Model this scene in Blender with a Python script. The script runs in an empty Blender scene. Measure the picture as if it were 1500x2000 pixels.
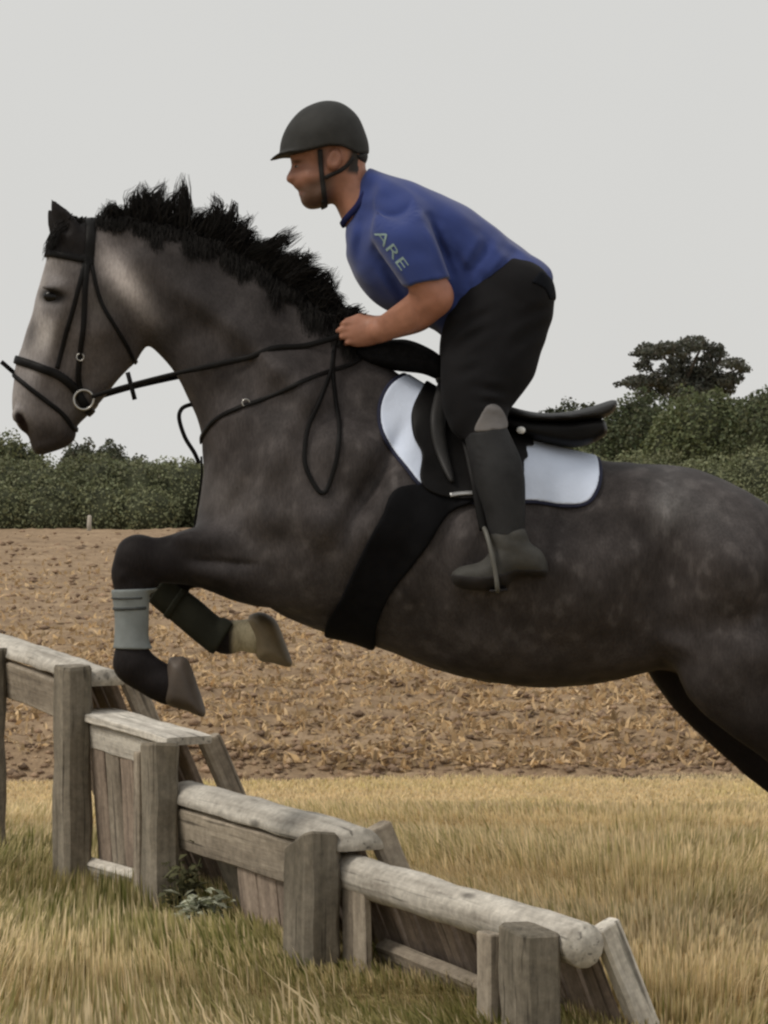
import bpy, math, random
import numpy as np
from mathutils import Vector, Matrix

random.seed(7)
RNG = np.random.default_rng(7)
scene = bpy.context.scene
COL = scene.collection

# ------------------------------------------------------------------ camera, sky, sun, exposure
CAM_D, CAM_H, FPX = 8.0, 1.25, 6000.0        # metres back from the horse, eye height, focal length in photo pixels
cam_data = bpy.data.cameras.new('camera')
cam_data.sensor_width = 36.0
cam_data.sensor_fit = 'VERTICAL'
cam_data.sensor_height = 36.0
cam_data.lens = FPX / 2000.0 * 36.0
cam_data.shift_y = -70.0 / 2000.0
cam_data.clip_start = 0.1
cam_data.clip_end = 6000.0
cam = bpy.data.objects.new('camera', cam_data)
cam.location = (0.0, -CAM_D, CAM_H)
cam.rotation_euler = (math.radians(90), 0, 0)
COL.objects.link(cam)
scene.camera = cam

SUN_EL, SUN_AZ = 50.0, -112.0                   # azimuth measured from +Y towards +X
world = bpy.data.worlds.new('World')
scene.world = world
world.use_nodes = True
wn = world.node_tree
wn.nodes.clear()
w_out = wn.nodes.new('ShaderNodeOutputWorld')
w_bg = wn.nodes.new('ShaderNodeBackground')
sky = wn.nodes.new('ShaderNodeTexSky')
sky.sky_type = 'NISHITA'
sky.sun_disc = False
sky.sun_elevation = math.radians(SUN_EL)
sky.sun_rotation = math.radians(SUN_AZ)
sky.air_density = 1.0
sky.dust_density = 4.0
w_tc = wn.nodes.new('ShaderNodeTexCoord')
w_no = wn.nodes.new('ShaderNodeTexNoise')
w_no.inputs['Scale'].default_value = 2.2
w_no.inputs['Detail'].default_value = 4.0
w_rm = wn.nodes.new('ShaderNodeMapRange')
w_rm.inputs['From Min'].default_value = 0.3
w_rm.inputs['From Max'].default_value = 0.7
w_rm.inputs['To Min'].default_value = 6.7
w_rm.inputs['To Max'].default_value = 7.3
w_cl = wn.nodes.new('ShaderNodeVectorMath')
w_cl.operation = 'SCALE'
w_cl.inputs[0].default_value = (1.0, 0.995, 0.965)
w_mix = wn.nodes.new('ShaderNodeMix')
w_mix.data_type = 'RGBA'
w_mix.inputs['Factor'].default_value = 0.97    # an even cloud deck hides nearly all of the clear sky
wn.links.new(w_tc.outputs['Generated'], w_no.inputs['Vector'])
wn.links.new(w_no.outputs['Fac'], w_rm.inputs['Value'])
wn.links.new(w_rm.outputs['Result'], w_cl.inputs['Scale'])
wn.links.new(sky.outputs['Color'], w_mix.inputs['A'])
wn.links.new(w_cl.outputs['Vector'], w_mix.inputs['B'])
wn.links.new(w_mix.outputs['Result'], w_bg.inputs['Color'])
wn.links.new(w_bg.outputs['Background'], w_out.inputs['Surface'])
w_bg.inputs['Strength'].default_value = 0.10

sun_data = bpy.data.lights.new('sun', 'SUN')
sun_data.energy = 1.5
sun_data.angle = math.radians(14)
sun_data.color = (1.0, 0.93, 0.82)
sun = bpy.data.objects.new('sun', sun_data)
el, az = math.radians(SUN_EL), math.radians(SUN_AZ)
sdir = Vector((math.sin(az) * math.cos(el), math.cos(az) * math.cos(el), math.sin(el)))
sun.rotation_euler = (-sdir).to_track_quat('-Z', 'Y').to_euler()
sun.location = sdir * 40
COL.objects.link(sun)

scene.view_settings.view_transform = 'Standard'
scene.view_settings.look = 'None'
scene.view_settings.exposure = 0.0
scene.view_settings.gamma = 1.0
scene.render.engine = 'CYCLES'
scene.cycles.max_bounces = 6
scene.cycles.transparent_max_bounces = 8
scene.cycles.filter_width = 2.4
scene.cycles.use_denoising = True

# ------------------------------------------------------------------ helpers: objects
WLOC = {}


def thing(name, label, cat, loc=(0, 0, 0), group=None):
    o = bpy.data.objects.new(name, None)
    o.empty_display_size = 0.1
    o.location = loc
    COL.objects.link(o)
    WLOC[o.name] = np.array(loc, float)
    o['label'] = label
    o['category'] = cat
    if group:
        o['group'] = group
    return o


def tag(o, label=None, cat=None, group=None, kind=None):
    if label: o['label'] = label
    if cat: o['category'] = cat
    if group: o['group'] = group
    if kind: o['kind'] = kind
    return o


def mesh_data(name, V, F, cols=None, smooth=True, corner=False):
    me = bpy.data.meshes.new(name)
    V = np.asarray(V, np.float32)
    if isinstance(F, np.ndarray):
        n, k = F.shape
        me.vertices.add(len(V))
        me.vertices.foreach_set('co', V.ravel())
        me.loops.add(n * k)
        me.loops.foreach_set('vertex_index', F.astype(np.int32).ravel())
        me.polygons.add(n)
        me.polygons.foreach_set('loop_start', np.arange(0, n * k, k, dtype=np.int32))
        me.polygons.foreach_set('loop_total', np.full(n, k, np.int32))
        me.update(calc_edges=True)
    else:
        me.from_pydata([tuple(map(float, v)) for v in V], [], F)
        me.update()
    me.validate()
    if smooth:
        me.polygons.foreach_set('use_smooth', np.ones(len(me.polygons), bool))
    if cols is not None:
        ca = me.color_attributes.new('Col', 'FLOAT_COLOR', 'POINT')
        c = np.ones((len(V), 4), np.float32)
        c[:, :3] = cols
        ca.data.foreach_set('color', c.ravel())
    me.update()
    return me


def mesh_obj(name, V, F, mat, parent=None, cols=None, smooth=True, loc=None):
    """V are world coordinates; the object sits at its parent (or at loc)."""
    V = np.asarray(V, float)
    off = np.zeros(3)
    if parent is not None:
        off = WLOC[parent.name]
    elif loc is not None:
        off = np.array(loc, float)
    me = mesh_data(name, V - off, F, cols, smooth)
    o = bpy.data.objects.new(name, me)
    me.materials.append(mat)
    COL.objects.link(o)
    WLOC[o.name] = off
    if parent is not None:
        o.parent = parent
    elif loc is not None:
        o.location = loc
    return o


# ------------------------------------------------------------------ helpers: materials
def ntree(name):
    m = bpy.data.materials.new(name)
    m.use_nodes = True
    nt = m.node_tree
    bs = nt.nodes['Principled BSDF']
    return m, nt, bs


def N(nt, t, **kw):
    n = nt.nodes.new(t)
    for k, v in kw.items():
        if hasattr(n, k):
            setattr(n, k, v)
        else:
            n.inputs[k].default_value = v
    return n


def noise_node(nt, vec, scale, detail=4.0, rough=0.55):
    n = nt.nodes.new('ShaderNodeTexNoise')
    n.inputs['Scale'].default_value = scale
    n.inputs['Detail'].default_value = detail
    n.inputs['Roughness'].default_value = rough
    if vec is not None:
        nt.links.new(vec, n.inputs['Vector'])
    return n


def maprange(nt, val, a, b, c, d):
    n = nt.nodes.new('ShaderNodeMapRange')
    for k, v in zip(('From Min', 'From Max', 'To Min', 'To Max'), (a, b, c, d)):
        n.inputs[k].default_value = v
    nt.links.new(val, n.inputs['Value'])
    return n.outputs['Result']


def scale_col(nt, col, fac):
    n = nt.nodes.new('ShaderNodeVectorMath')
    n.operation = 'SCALE'
    nt.links.new(col, n.inputs[0])
    nt.links.new(fac, n.inputs['Scale'])
    return n.outputs['Vector']


def coords(nt, stretch=(1, 1, 1), kind='Object'):
    tc = nt.nodes.new('ShaderNodeTexCoord')
    mp = nt.nodes.new('ShaderNodeMapping')
    mp.inputs['Scale'].default_value = stretch
    nt.links.new(tc.outputs[kind], mp.inputs['Vector'])
    return mp.outputs['Vector']


def simple_mat(name, col, rough=0.7, var=0.25, scale=20.0, bump=0.15, bscale=None, spec=0.4, sheen=0.0,
               attr=False, rnd=0.0, metal=0.0, stretch=(1, 1, 1), bdist=0.004, translucent=0.0):
    m, nt, bs = ntree(name)
    vec = coords(nt, stretch)
    if attr:
        a = nt.nodes.new('ShaderNodeAttribute')
        a.attribute_name = 'Col'
        c = a.outputs['Color']
    else:
        r = nt.nodes.new('ShaderNodeRGB')
        r.outputs[0].default_value = (*col, 1)
        c = r.outputs[0]
    n1 = noise_node(nt, vec, scale)
    c = scale_col(nt, c, maprange(nt, n1.outputs['Fac'], 0.3, 0.7, 1 - var, 1 + var))
    if rnd:
        oi = nt.nodes.new('ShaderNodeObjectInfo')
        c = scale_col(nt, c, maprange(nt, oi.outputs['Random'], 0, 1, 1 - rnd, 1 + rnd))
    nt.links.new(c, bs.inputs['Base Color'])
    bs.inputs['Roughness'].default_value = rough
    bs.inputs['Specular IOR Level'].default_value = spec
    bs.inputs['Metallic'].default_value = metal
    if sheen:
        bs.inputs['Sheen Weight'].default_value = sheen
        bs.inputs['Sheen Roughness'].default_value = 0.5
    if bump:
        n2 = noise_node(nt, vec, bscale or scale * 4, 5.0, 0.6)
        b = nt.nodes.new('ShaderNodeBump')
        b.inputs['Strength'].default_value = bump
        b.inputs['Distance'].default_value = bdist
        nt.links.new(n2.outputs['Fac'], b.inputs['Height'])
        nt.links.new(b.outputs['Normal'], bs.inputs['Normal'])
    if translucent:
        bs.inputs['Subsurface Weight'].default_value = 0.0
        tr = nt.nodes.new('ShaderNodeBsdfTranslucent')
        nt.links.new(c, tr.inputs['Color'])
        mx = nt.nodes.new('ShaderNodeMixShader')
        mx.inputs[0].default_value = translucent
        nt.links.new(bs.outputs[0], mx.inputs[1])
        nt.links.new(tr.outputs[0], mx.inputs[2])
        nt.links.new(mx.outputs[0], nt.nodes['Material Output'].inputs['Surface'])
    return m


# ------------------------------------------------------------------ helpers: numpy shapes
def vnoise(P, scale, seed=0):
    """value noise in [-1,1] for points (n,3)"""
    P = np.asarray(P, float) * scale + seed * 17.31
    i = np.floor(P).astype(np.int64)
    f = P - i
    f = f * f * (3 - 2 * f)
    out = np.zeros(len(P))

    def hsh(a):
        h = (a[:, 0] * 374761393 + a[:, 1] * 668265263 + a[:, 2] * 2147483647 + seed * 1274126177) & 0xffffffff
        h = ((h ^ (h >> 13)) * 1274126177) & 0xffffffff
        h = h ^ (h >> 16)
        return (h & 0xffff) / 32767.5 - 1.0
    for dx in (0, 1):
        for dy in (0, 1):
            for dz in (0, 1):
                w = (f[:, 0] if dx else 1 - f[:, 0]) * (f[:, 1] if dy else 1 - f[:, 1]) * (f[:, 2] if dz else 1 - f[:, 2])
                out += w * hsh(i + np.array([dx, dy, dz]))
    return out


def smooth01(x, a, b):
    t = np.clip((x - a) / (b - a), 0, 1)
    return t * t * (3 - 2 * t)


def catmull(P, n=6, closed=False):
    P = np.asarray(P, float)
    m = len(P)
    out = []
    rng = range(m) if closed else range(m - 1)
    for i in rng:
        if closed:
            p0, p1, p2, p3 = P[(i - 1) % m], P[i], P[(i + 1) % m], P[(i + 2) % m]
        else:
            p1, p2 = P[i], P[i + 1]
            p0 = P[i - 1] if i > 0 else 2 * p1 - p2
            p3 = P[i + 2] if i + 2 < m else 2 * p2 - p1
        for k in range(n):
            t = k / n
            out.append(0.5 * ((2 * p1) + (p2 - p0) * t + (2 * p0 - 5 * p1 + 4 * p2 - p3) * t * t + (3 * p1 - p0 - 3 * p2 + p3) * t ** 3))
    if not closed:
        out.append(P[-1])
    return np.array(out)


def poly_sd(U, V, pts):
    """signed distance to a closed polygon, negative inside"""
    d2 = np.full(U.shape, 1e12)
    ins = np.zeros(U.shape, bool)
    m = len(pts)
    for i in range(m):
        a, b = pts[i], pts[(i + 1) % m]
        e = b - a
        L = e @ e
        if L < 1e-9:
            continue
        t = np.clip(((U - a[0]) * e[0] + (V - a[1]) * e[1]) / L, 0, 1)
        d2 = np.minimum(d2, (U - a[0] - t * e[0]) ** 2 + (V - a[1] - t * e[1]) ** 2)
        c = ((a[1] <= V) & (b[1] > V)) | ((b[1] <= V) & (a[1] > V))
        if abs(e[1]) > 1e-12:
            xi = a[0] + (V - a[1]) / e[1] * e[0]
            ins ^= c & (U < xi)
    d = np.sqrt(d2)
    return np.where(ins, -d, d)


def smin(a, b, k):
    if k <= 0:
        return np.minimum(a, b)
    h = np.clip(0.5 + 0.5 * (b - a) / k, 0, 1)
    return b * (1 - h) + a * h - k * h * (1 - h)


class Grid:
    """a scalar field in side-view units: u right, v down, w away from the viewer; 750 units to the metre"""

    def __init__(s, u0, u1, v0, v1, w0, w1, h):
        s.h = h
        s.o = np.array([u0, v0, w0], float)
        s.u = np.arange(u0, u1 + h, h, dtype=np.float32)
        s.v = np.arange(v0, v1 + h, h, dtype=np.float32)
        s.w = np.arange(w0, w1 + h, h, dtype=np.float32)
        s.F = np.full((len(s.u), len(s.v), len(s.w)), 80.0, np.float32)

    def like(s):
        g = Grid.__new__(Grid)
        g.h, g.o, g.u, g.v, g.w = s.h, s.o, s.u, s.v, s.w
        g.F = np.full_like(s.F, 80.0)
        return g

    def sub(s, lo, hi):
        sl = []
        for ax, a, b in zip((s.u, s.v, s.w), lo, hi):
            i0 = max(int((a - ax[0]) / s.h), 0)
            i1 = min(int((b - ax[0]) / s.h) + 2, len(ax))
            sl.append(slice(i0, max(i1, i0)))
        return tuple(sl)

    def put(s, sl, f, k=0.0, mode='union'):
        A = s.F[sl]
        if mode == 'union':
            s.F[sl] = smin(A, f, k)
        else:                                   # carve
            s.F[sl] = -smin(-A, f, k)

    def inflate(s, pts, ctrl, w0=0.0, k=0.0, n=5, bumps=(), sharp=False, store=True, mode='union', wslope=None):
        P = np.asarray(pts, float) if sharp else catmull(pts, n, True)
        C = np.asarray(ctrl, float)
        mg = 24 + k
        tm = C[:, 2].max() + mg
        sl = s.sub((P[:, 0].min() - mg, P[:, 1].min() - mg, w0 - tm - 60 * (wslope is not None)), (P[:, 0].max() + mg, P[:, 1].max() + mg, w0 + tm + 60 * (wslope is not None)))
        U, V = np.meshgrid(s.u[sl[0]], s.v[sl[1]], indexing='ij')
        d = -poly_sd(U, V, P)
        wt = np.zeros(U.shape); T = np.zeros(U.shape); R = np.zeros(U.shape)
        for u, v, t, r in C:
            g = ((U - u) ** 2 + (V - v) ** 2 + 300.0) ** -1.7
            wt += g; T += g * t; R += g * r
        T /= wt; R /= wt
        for (bu, bv, su, sv, ang, amp) in bumps:
            ca, sa = math.cos(math.radians(ang)), math.sin(math.radians(ang))
            x = (U - bu) * ca + (V - bv) * sa
            y = -(U - bu) * sa + (V - bv) * ca
            T += amp * np.exp(-(x / su) ** 2 - (y / sv) ** 2)
        q = np.where(d > 0, np.maximum(R - d, 0) / R, 1 - d / R)
        W = s.w[sl[2]][None, None, :] - (w0 if wslope is None else (w0 + wslope(U, V))[:, :, None])
        q = q[:, :, None].astype(np.float32); T3 = T[:, :, None].astype(np.float32); R3 = R[:, :, None].astype(np.float32)
        k0 = np.sqrt(q * q + (W / T3) ** 2)
        k1 = np.sqrt((q / R3) ** 2 + (W / (T3 * T3)) ** 2) + 1e-7
        f = np.where(k0 < 0.12, -0.9 * np.minimum(T3, R3), k0 * (k0 - 1) / k1).astype(np.float32)
        if store:
            s.put(sl, f, k, mode)
        return sl, f

    def loft(s, st, k=0.0, n=20, mode='union', cap=1.0, clipfn=None):
        """st rows: u, v, half-height in the side plane, half-width across, w-centre"""
        S = catmull(st, n)
        mg = 24 + k
        r = S[:, 2].max() + mg
        sl = s.sub((S[:, 0].min() - r, S[:, 1].min() - r, (S[:, 4] - S[:, 3]).min() - mg), (S[:, 0].max() + r, S[:, 1].max() + r, (S[:, 4] + S[:, 3]).max() + mg))
        U, V = np.meshgrid(s.u[sl[0]], s.v[sl[1]], indexing='ij')
        best = np.full(U.shape, 1e12)
        par = np.zeros((4,) + U.shape)
        off = np.zeros(U.shape); lon = np.zeros(U.shape)
        m = len(S)
        for i in range(m - 1):
            a, b = S[i], S[i + 1]
            e = b[:2] - a[:2]
            L = math.hypot(*e)
            if L < 1e-6:
                continue
            tx = ((U - a[0]) * e[0] + (V - a[1]) * e[1]) / (L * L)
            t = np.clip(tx, 0, 1)
            dd = (U - a[0] - t * e[0]) ** 2 + (V - a[1] - t * e[1]) ** 2
            hh = a[2] + t * (b[2] - a[2])
            sc = dd / (hh * hh)
            msk = sc < best
            best = np.where(msk, sc, best)
            for j, c in enumerate((2, 3, 4)):
                par[j] = np.where(msk, a[c] + t * (b[c] - a[c]), par[j])
            o = (-(U - a[0]) * e[1] + (V - a[1]) * e[0]) / L
            off = np.where(msk, np.where(np.abs(tx - t) > 1e-6, np.sqrt(np.maximum(dd - ((tx - t) * L) ** 2, 0)), o), off)
            ex = np.zeros(U.shape)
            if i == 0: ex = np.where(tx < 0, -tx * L, ex)
            if i == m - 2: ex = np.where(tx > 1, (tx - 1) * L, ex)
            if 0 < i < m - 2 or (i == 0 and m > 2) or (i == m - 2 and m > 2):
                inner = np.where((tx - t) != 0, np.abs(tx - t) * L, 0)
                inner = np.where(ex > 0, 0, inner)
                o2 = np.sqrt(off ** 2 + inner ** 2)
                off = np.where(msk, o2, off)
            lon = np.where(msk, ex, lon)
        H, Wd, W0 = par[0], par[1], par[2]
        q2 = (off / H) ** 2 + (lon / (H * cap)) ** 2
        g2 = (off / H ** 2) ** 2 + (lon / (H * cap) ** 2) ** 2
        W = s.w[sl[2]][None, None, :] - W0[:, :, None].astype(np.float32)
        Wd3 = Wd[:, :, None].astype(np.float32)
        k0 = np.sqrt(q2[:, :, None].astype(np.float32) + (W / Wd3) ** 2)
        k1 = np.sqrt(g2[:, :, None].astype(np.float32) + (W / (Wd3 * Wd3)) ** 2) + 1e-7
        mn = np.minimum(H, Wd)[:, :, None]
        f = np.where(k0 < 0.12, -0.9 * mn, k0 * (k0 - 1) / k1).astype(np.float32)
        if mode:
            s.put(sl, f, k, mode)
        return sl, f

    def cone(s, a, b, ra, rb, k=0.0, mode='union'):
        a = np.array(a, float); b = np.array(b, float)
        mg = 16 + k + max(ra, rb)
        sl = s.sub(np.minimum(a, b) - mg, np.maximum(a, b) + mg)
        U = s.u[sl[0]][:, None, None]; V = s.v[sl[1]][None, :, None]; W = s.w[sl[2]][None, None, :]
        e = b - a
        L = e @ e + 1e-9
        t = np.clip(((U - a[0]) * e[0] + (V - a[1]) * e[1] + (W - a[2]) * e[2]) / L, 0, 1)
        f = np.sqrt((U - a[0] - t * e[0]) ** 2 + (V - a[1] - t * e[1]) ** 2 + (W - a[2] - t * e[2]) ** 2) - (ra + t * (rb - ra))
        s.put(sl, f.astype(np.float32), k, mode)

    def ell(s, c, r, k=0.0, mode='union', ang=0.0):
        c = np.array(c, float)
        mg = 16 + k + max(r)
        sl = s.sub(c - mg, c + mg)
        U = s.u[sl[0]][:, None, None] - c[0]; V = s.v[sl[1]][None, :, None] - c[1]; W = s.w[sl[2]][None, None, :] - c[2]
        ca, sa = math.cos(math.radians(ang)), math.sin(math.radians(ang))
        x = U * ca + V * sa
        y = -U * sa + V * ca
        k0 = np.sqrt((x / r[0]) ** 2 + (y / r[1]) ** 2 + (W / r[2]) ** 2)
        k1 = np.sqrt((x / r[0] ** 2) ** 2 + (y / r[1] ** 2) ** 2 + (W / r[2] ** 2) ** 2) + 1e-7
        f = np.where(k0 < 0.12, -0.9 * min(r), k0 * (k0 - 1) / k1)
        s.put(sl, f.astype(np.float32), k, mode)

    def normalise(s):
        gx, gy, gz = np.gradient(s.F, s.h)
        g = np.sqrt(gx * gx + gy * gy + gz * gz)
        s.F = np.clip(s.F / np.clip(g, 0.45, 2.5), -60, 60).astype(np.float32)

    def clip2d(s, pts, shrink=0.0, n=5, sharp=False):
        """2D signed distance of a side-view polygon, as an array to combine with F"""
        P = np.asarray(pts, float) if sharp else catmull(pts, n, True)
        U, V = np.meshgrid(s.u, s.v, indexing='ij')
        return (poly_sd(U, V, P) + shrink).astype(np.float32)[:, :, None]

    def sample(s, P):
        P = (np.asarray(P, float) - s.o) / s.h
        n = np.array(s.F.shape)
        P = np.clip(P, 0, n - 1.001)
        i = P.astype(int)
        f = P - i
        out = np.zeros(len(P))
        for dx in (0, 1):
            for dy in (0, 1):
                for dz in (0, 1):
                    w = (f[:, 0] if dx else 1 - f[:, 0]) * (f[:, 1] if dy else 1 - f[:, 1]) * (f[:, 2] if dz else 1 - f[:, 2])
                    out += w * s.F[i[:, 0] + dx, i[:, 1] + dy, i[:, 2] + dz]
        return out

    def grad(s, P):
        P = np.asarray(P, float)
        e = s.h
        G = np.stack([s.sample(P + d) - s.sample(P - d) for d in (np.array([e, 0, 0]), np.array([0, e, 0]), np.array([0, 0, e]))], 1)
        return G / (np.linalg.norm(G, axis=1)[:, None] + 1e-9)

    def surf(s, UV, side=-1, wmax=None):
        """w of the outermost surface on one side, nan where the line misses"""
        UV = np.asarray(UV, float)
        ws = s.w if side < 0 else s.w[::-1]
        out = np.full(len(UV), np.nan)
        for j, (u, v) in enumerate(UV):
            col = s.sample(np.stack([np.full(len(ws), u), np.full(len(ws), v), ws], 1))
            idx = np.nonzero(col < 0)[0]
            if len(idx) and idx[0] > 0:
                i = idx[0]
                t = col[i - 1] / (col[i - 1] - col[i])
                out[j] = ws[i - 1] + t * (ws[i] - ws[i - 1])
        return out

    def mesh(s, smooth=2, F=None):
        F = s.F if F is None else F
        S = F < 0
        c = np.zeros(tuple(n - 1 for n in F.shape), np.int8)
        for dx in (0, 1):
            for dy in (0, 1):
                for dz in (0, 1):
                    c += S[dx:F.shape[0] - 1 + dx, dy:F.shape[1] - 1 + dy, dz:F.shape[2] - 1 + dz]
        act = (c > 0) & (c < 8)
        idx = np.argwhere(act)
        vid = np.full(act.shape, -1, np.int32)
        vid[act] = np.arange(len(idx))
        cor = [(dx, dy, dz) for dx in (0, 1) for dy in (0, 1) for dz in (0, 1)]
        val = {q: F[idx[:, 0] + q[0], idx[:, 1] + q[1], idx[:, 2] + q[2]] for q in cor}
        pos = np.zeros((len(idx), 3)); cnt = np.zeros(len(idx))
        for a in cor:
            for ax in range(3):
                if a[ax]:
                    continue
                b = list(a); b[ax] = 1; b = tuple(b)
                va, vb = val[a], val[b]
                m = (va < 0) != (vb < 0)
                t = np.where(m, va / np.where(m, va - vb, 1), 0)
                p = np.tile(np.array(a, float), (len(idx), 1))
                p[:, ax] = t
                pos += p * m[:, None]
                cnt += m
        V = (idx + pos / np.maximum(cnt, 1)[:, None]) * s.h + s.o
        Q = []
        for ax in range(3):
            A = [slice(None)] * 3; B = [slice(None)] * 3
            A[ax] = slice(0, -1); B[ax] = slice(1, None)
            ch = S[tuple(A)] != S[tuple(B)]
            o1, o2 = (ax + 1) % 3, (ax + 2) % 3
            e = np.argwhere(ch)
            ok = (e[:, o1] > 0) & (e[:, o2] > 0) & (e[:, o1] < F.shape[o1] - 1) & (e[:, o2] < F.shape[o2] - 1)
            e = e[ok]
            fl = S[tuple(A)][e[:, 0], e[:, 1], e[:, 2]]

            def cell(d1, d2):
                q = e.copy()
                q[:, o1] += d1; q[:, o2] += d2
                return vid[q[:, 0], q[:, 1], q[:, 2]]
            quad = np.stack([cell(-1, -1), cell(0, -1), cell(0, 0), cell(-1, 0)], 1)
            quad[~fl] = quad[~fl][:, ::-1]
            Q.append(quad)
        Q = np.concatenate(Q)
        Q = Q[(Q >= 0).all(1)]
        if smooth:
            V = lap(V, Q, smooth)
        return V, Q


def lap(V, Q, it, fac=0.5):
    E = np.concatenate([Q[:, [0, 1]], Q[:, [1, 2]], Q[:, [2, 3]], Q[:, [3, 0]]])
    n = len(V)
    deg = np.bincount(E[:, 0], minlength=n) + np.bincount(E[:, 1], minlength=n)
    for _ in range(it):
        A = np.stack([np.bincount(E[:, 0], V[E[:, 1], j], n) + np.bincount(E[:, 1], V[E[:, 0], j], n) for j in range(3)], 1)
        V = V + fac * (A / np.maximum(deg, 1)[:, None] - V)
    return V


def to_world(P):
    """side-view units -> metres. v grows downwards; the mirrored axis keeps quads facing out after a flip of u,w order"""
    P = np.asarray(P, float)
    return np.stack([(P[:, 0] - 750) / 750, P[:, 2] / 750, CAM_H - (P[:, 1] - 930) / 750], 1)


def sv_obj(name, V, Q, mat, parent=None, cols=None, smooth=True, loc=None):
    return mesh_obj(name, to_world(V), Q, mat, parent, cols, smooth, loc)


def tube(P, rad, ns=8, flat=None, cap=True):
    """sweep an (elliptic) section along points; flat = (normals, thickness) makes a ribbon of half-width rad"""
    P = np.asarray(P, float)
    n = len(P)
    rad = np.broadcast_to(np.asarray(rad, float), (n,))
    T = np.gradient(P, axis=0)
    T /= np.linalg.norm(T, axis=1)[:, None] + 1e-9
    if flat is not None:
        Nn, th = flat
        Nn = np.asarray(Nn, float)
        Nn = Nn - (Nn * T).sum(1)[:, None] * T
        Nn /= np.linalg.norm(Nn, axis=1)[:, None] + 1e-9
        th = np.broadcast_to(np.asarray(th, float), (n,))
    else:
        Nn = np.zeros((n, 3))
        ref = np.array([0.31, 0.22, 0.93])
        for i in range(n):
            v = ref - (ref @ T[i]) * T[i]
            Nn[i] = v / (np.linalg.norm(v) + 1e-9)
        th = rad
    B = np.cross(T, Nn)
    a = np.arange(ns) / ns * 2 * math.pi
    ca, sa = np.cos(a), np.sin(a)
    if flat is not None:                       # squarish section
        ca = np.sign(ca) * np.abs(ca) ** 0.5
        sa = np.sign(sa) * np.abs(sa) ** 0.5
    V = P[:, None, :] + B[:, None, :] * (ca[None, :, None] * rad[:, None, None]) + Nn[:, None, :] * (sa[None, :, None] * th[:, None, None])
    V = V.reshape(-1, 3)
    F = []
    for i in range(n - 1):
        for j in range(ns):
            F.append((i * ns + j, i * ns + (j + 1) % ns, (i + 1) * ns + (j + 1) % ns, (i + 1) * ns + j))
    if cap:
        F.append(tuple(range(ns - 1, -1, -1)))
        F.append(tuple((n - 1) * ns + j for j in range(ns)))
    return V, F


def join(parts):
    V, F, o = [], [], 0
    for v, f in parts:
        V.append(np.asarray(v, float))
        F += [tuple(int(i) + o for i in q) for q in f]
        o += len(v)
    return np.concatenate(V), F

# ================================================================== the setting
def at(px, py, Y):
    s = (Y + CAM_D) / FPX
    return Vector(((px - 750) * s, Y, CAM_H - (py - 930) * s))


# ---- ground
def ground_mat():
    m, nt, bs = ntree('dry_turf')
    vec = coords(nt)
    n1 = noise_node(nt, vec, 0.35, 6)
    n2 = noise_node(nt, vec, 9.0, 6, 0.7)
    r = nt.nodes.new('ShaderNodeValToRGB')
    r.color_ramp.elements[0].position = 0.32
    r.color_ramp.elements[0].color = (0.21, 0.16, 0.07, 1)
    r.color_ramp.elements[1].position = 0.7
    r.color_ramp.elements[1].color = (0.44, 0.33, 0.17, 1)
    nt.links.new(n1.outputs['Fac'], r.inputs['Fac'])
    c = scale_col(nt, r.outputs['Color'], maprange(nt, n2.outputs['Fac'], 0.3, 0.7, 0.6, 1.35))
    nt.links.new(c, bs.inputs['Base Color'])
    bs.inputs['Roughness'].default_value = 0.95
    bs.inputs['Specular IOR Level'].default_value = 0.1
    b = nt.nodes.new('ShaderNodeBump')
    b.inputs['Strength'].default_value = 0.6
    b.inputs['Distance'].default_value = 0.03
    nt.links.new(n2.outputs['Fac'], b.inputs['Height'])
    nt.links.new(b.outputs['Normal'], bs.inputs['Normal'])
    return m


def ring_sheet(radii, nseg=48):
    V = [(0, 0, 0)]
    F = []
    for r in radii:
        for k in range(nseg):
            a = 2 * math.pi * k / nseg
            V.append((r * math.cos(a), r * math.sin(a), 0))
    for k in range(nseg):
        F.append((0, 1 + k, 1 + (k + 1) % nseg))
    for j in range(len(radii) - 1):
        for k in range(nseg):
            a, b = 1 + j * nseg + k, 1 + j * nseg + (k + 1) % nseg
            F.append((a, a + nseg, b + nseg, b))
    return V, F


gV, gF = ring_sheet([5, 15, 40, 100, 300, 1000, 4000])
ground = mesh_obj('ground', gV, gF, ground_mat(), smooth=False)
tag(ground, kind='structure')


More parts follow.
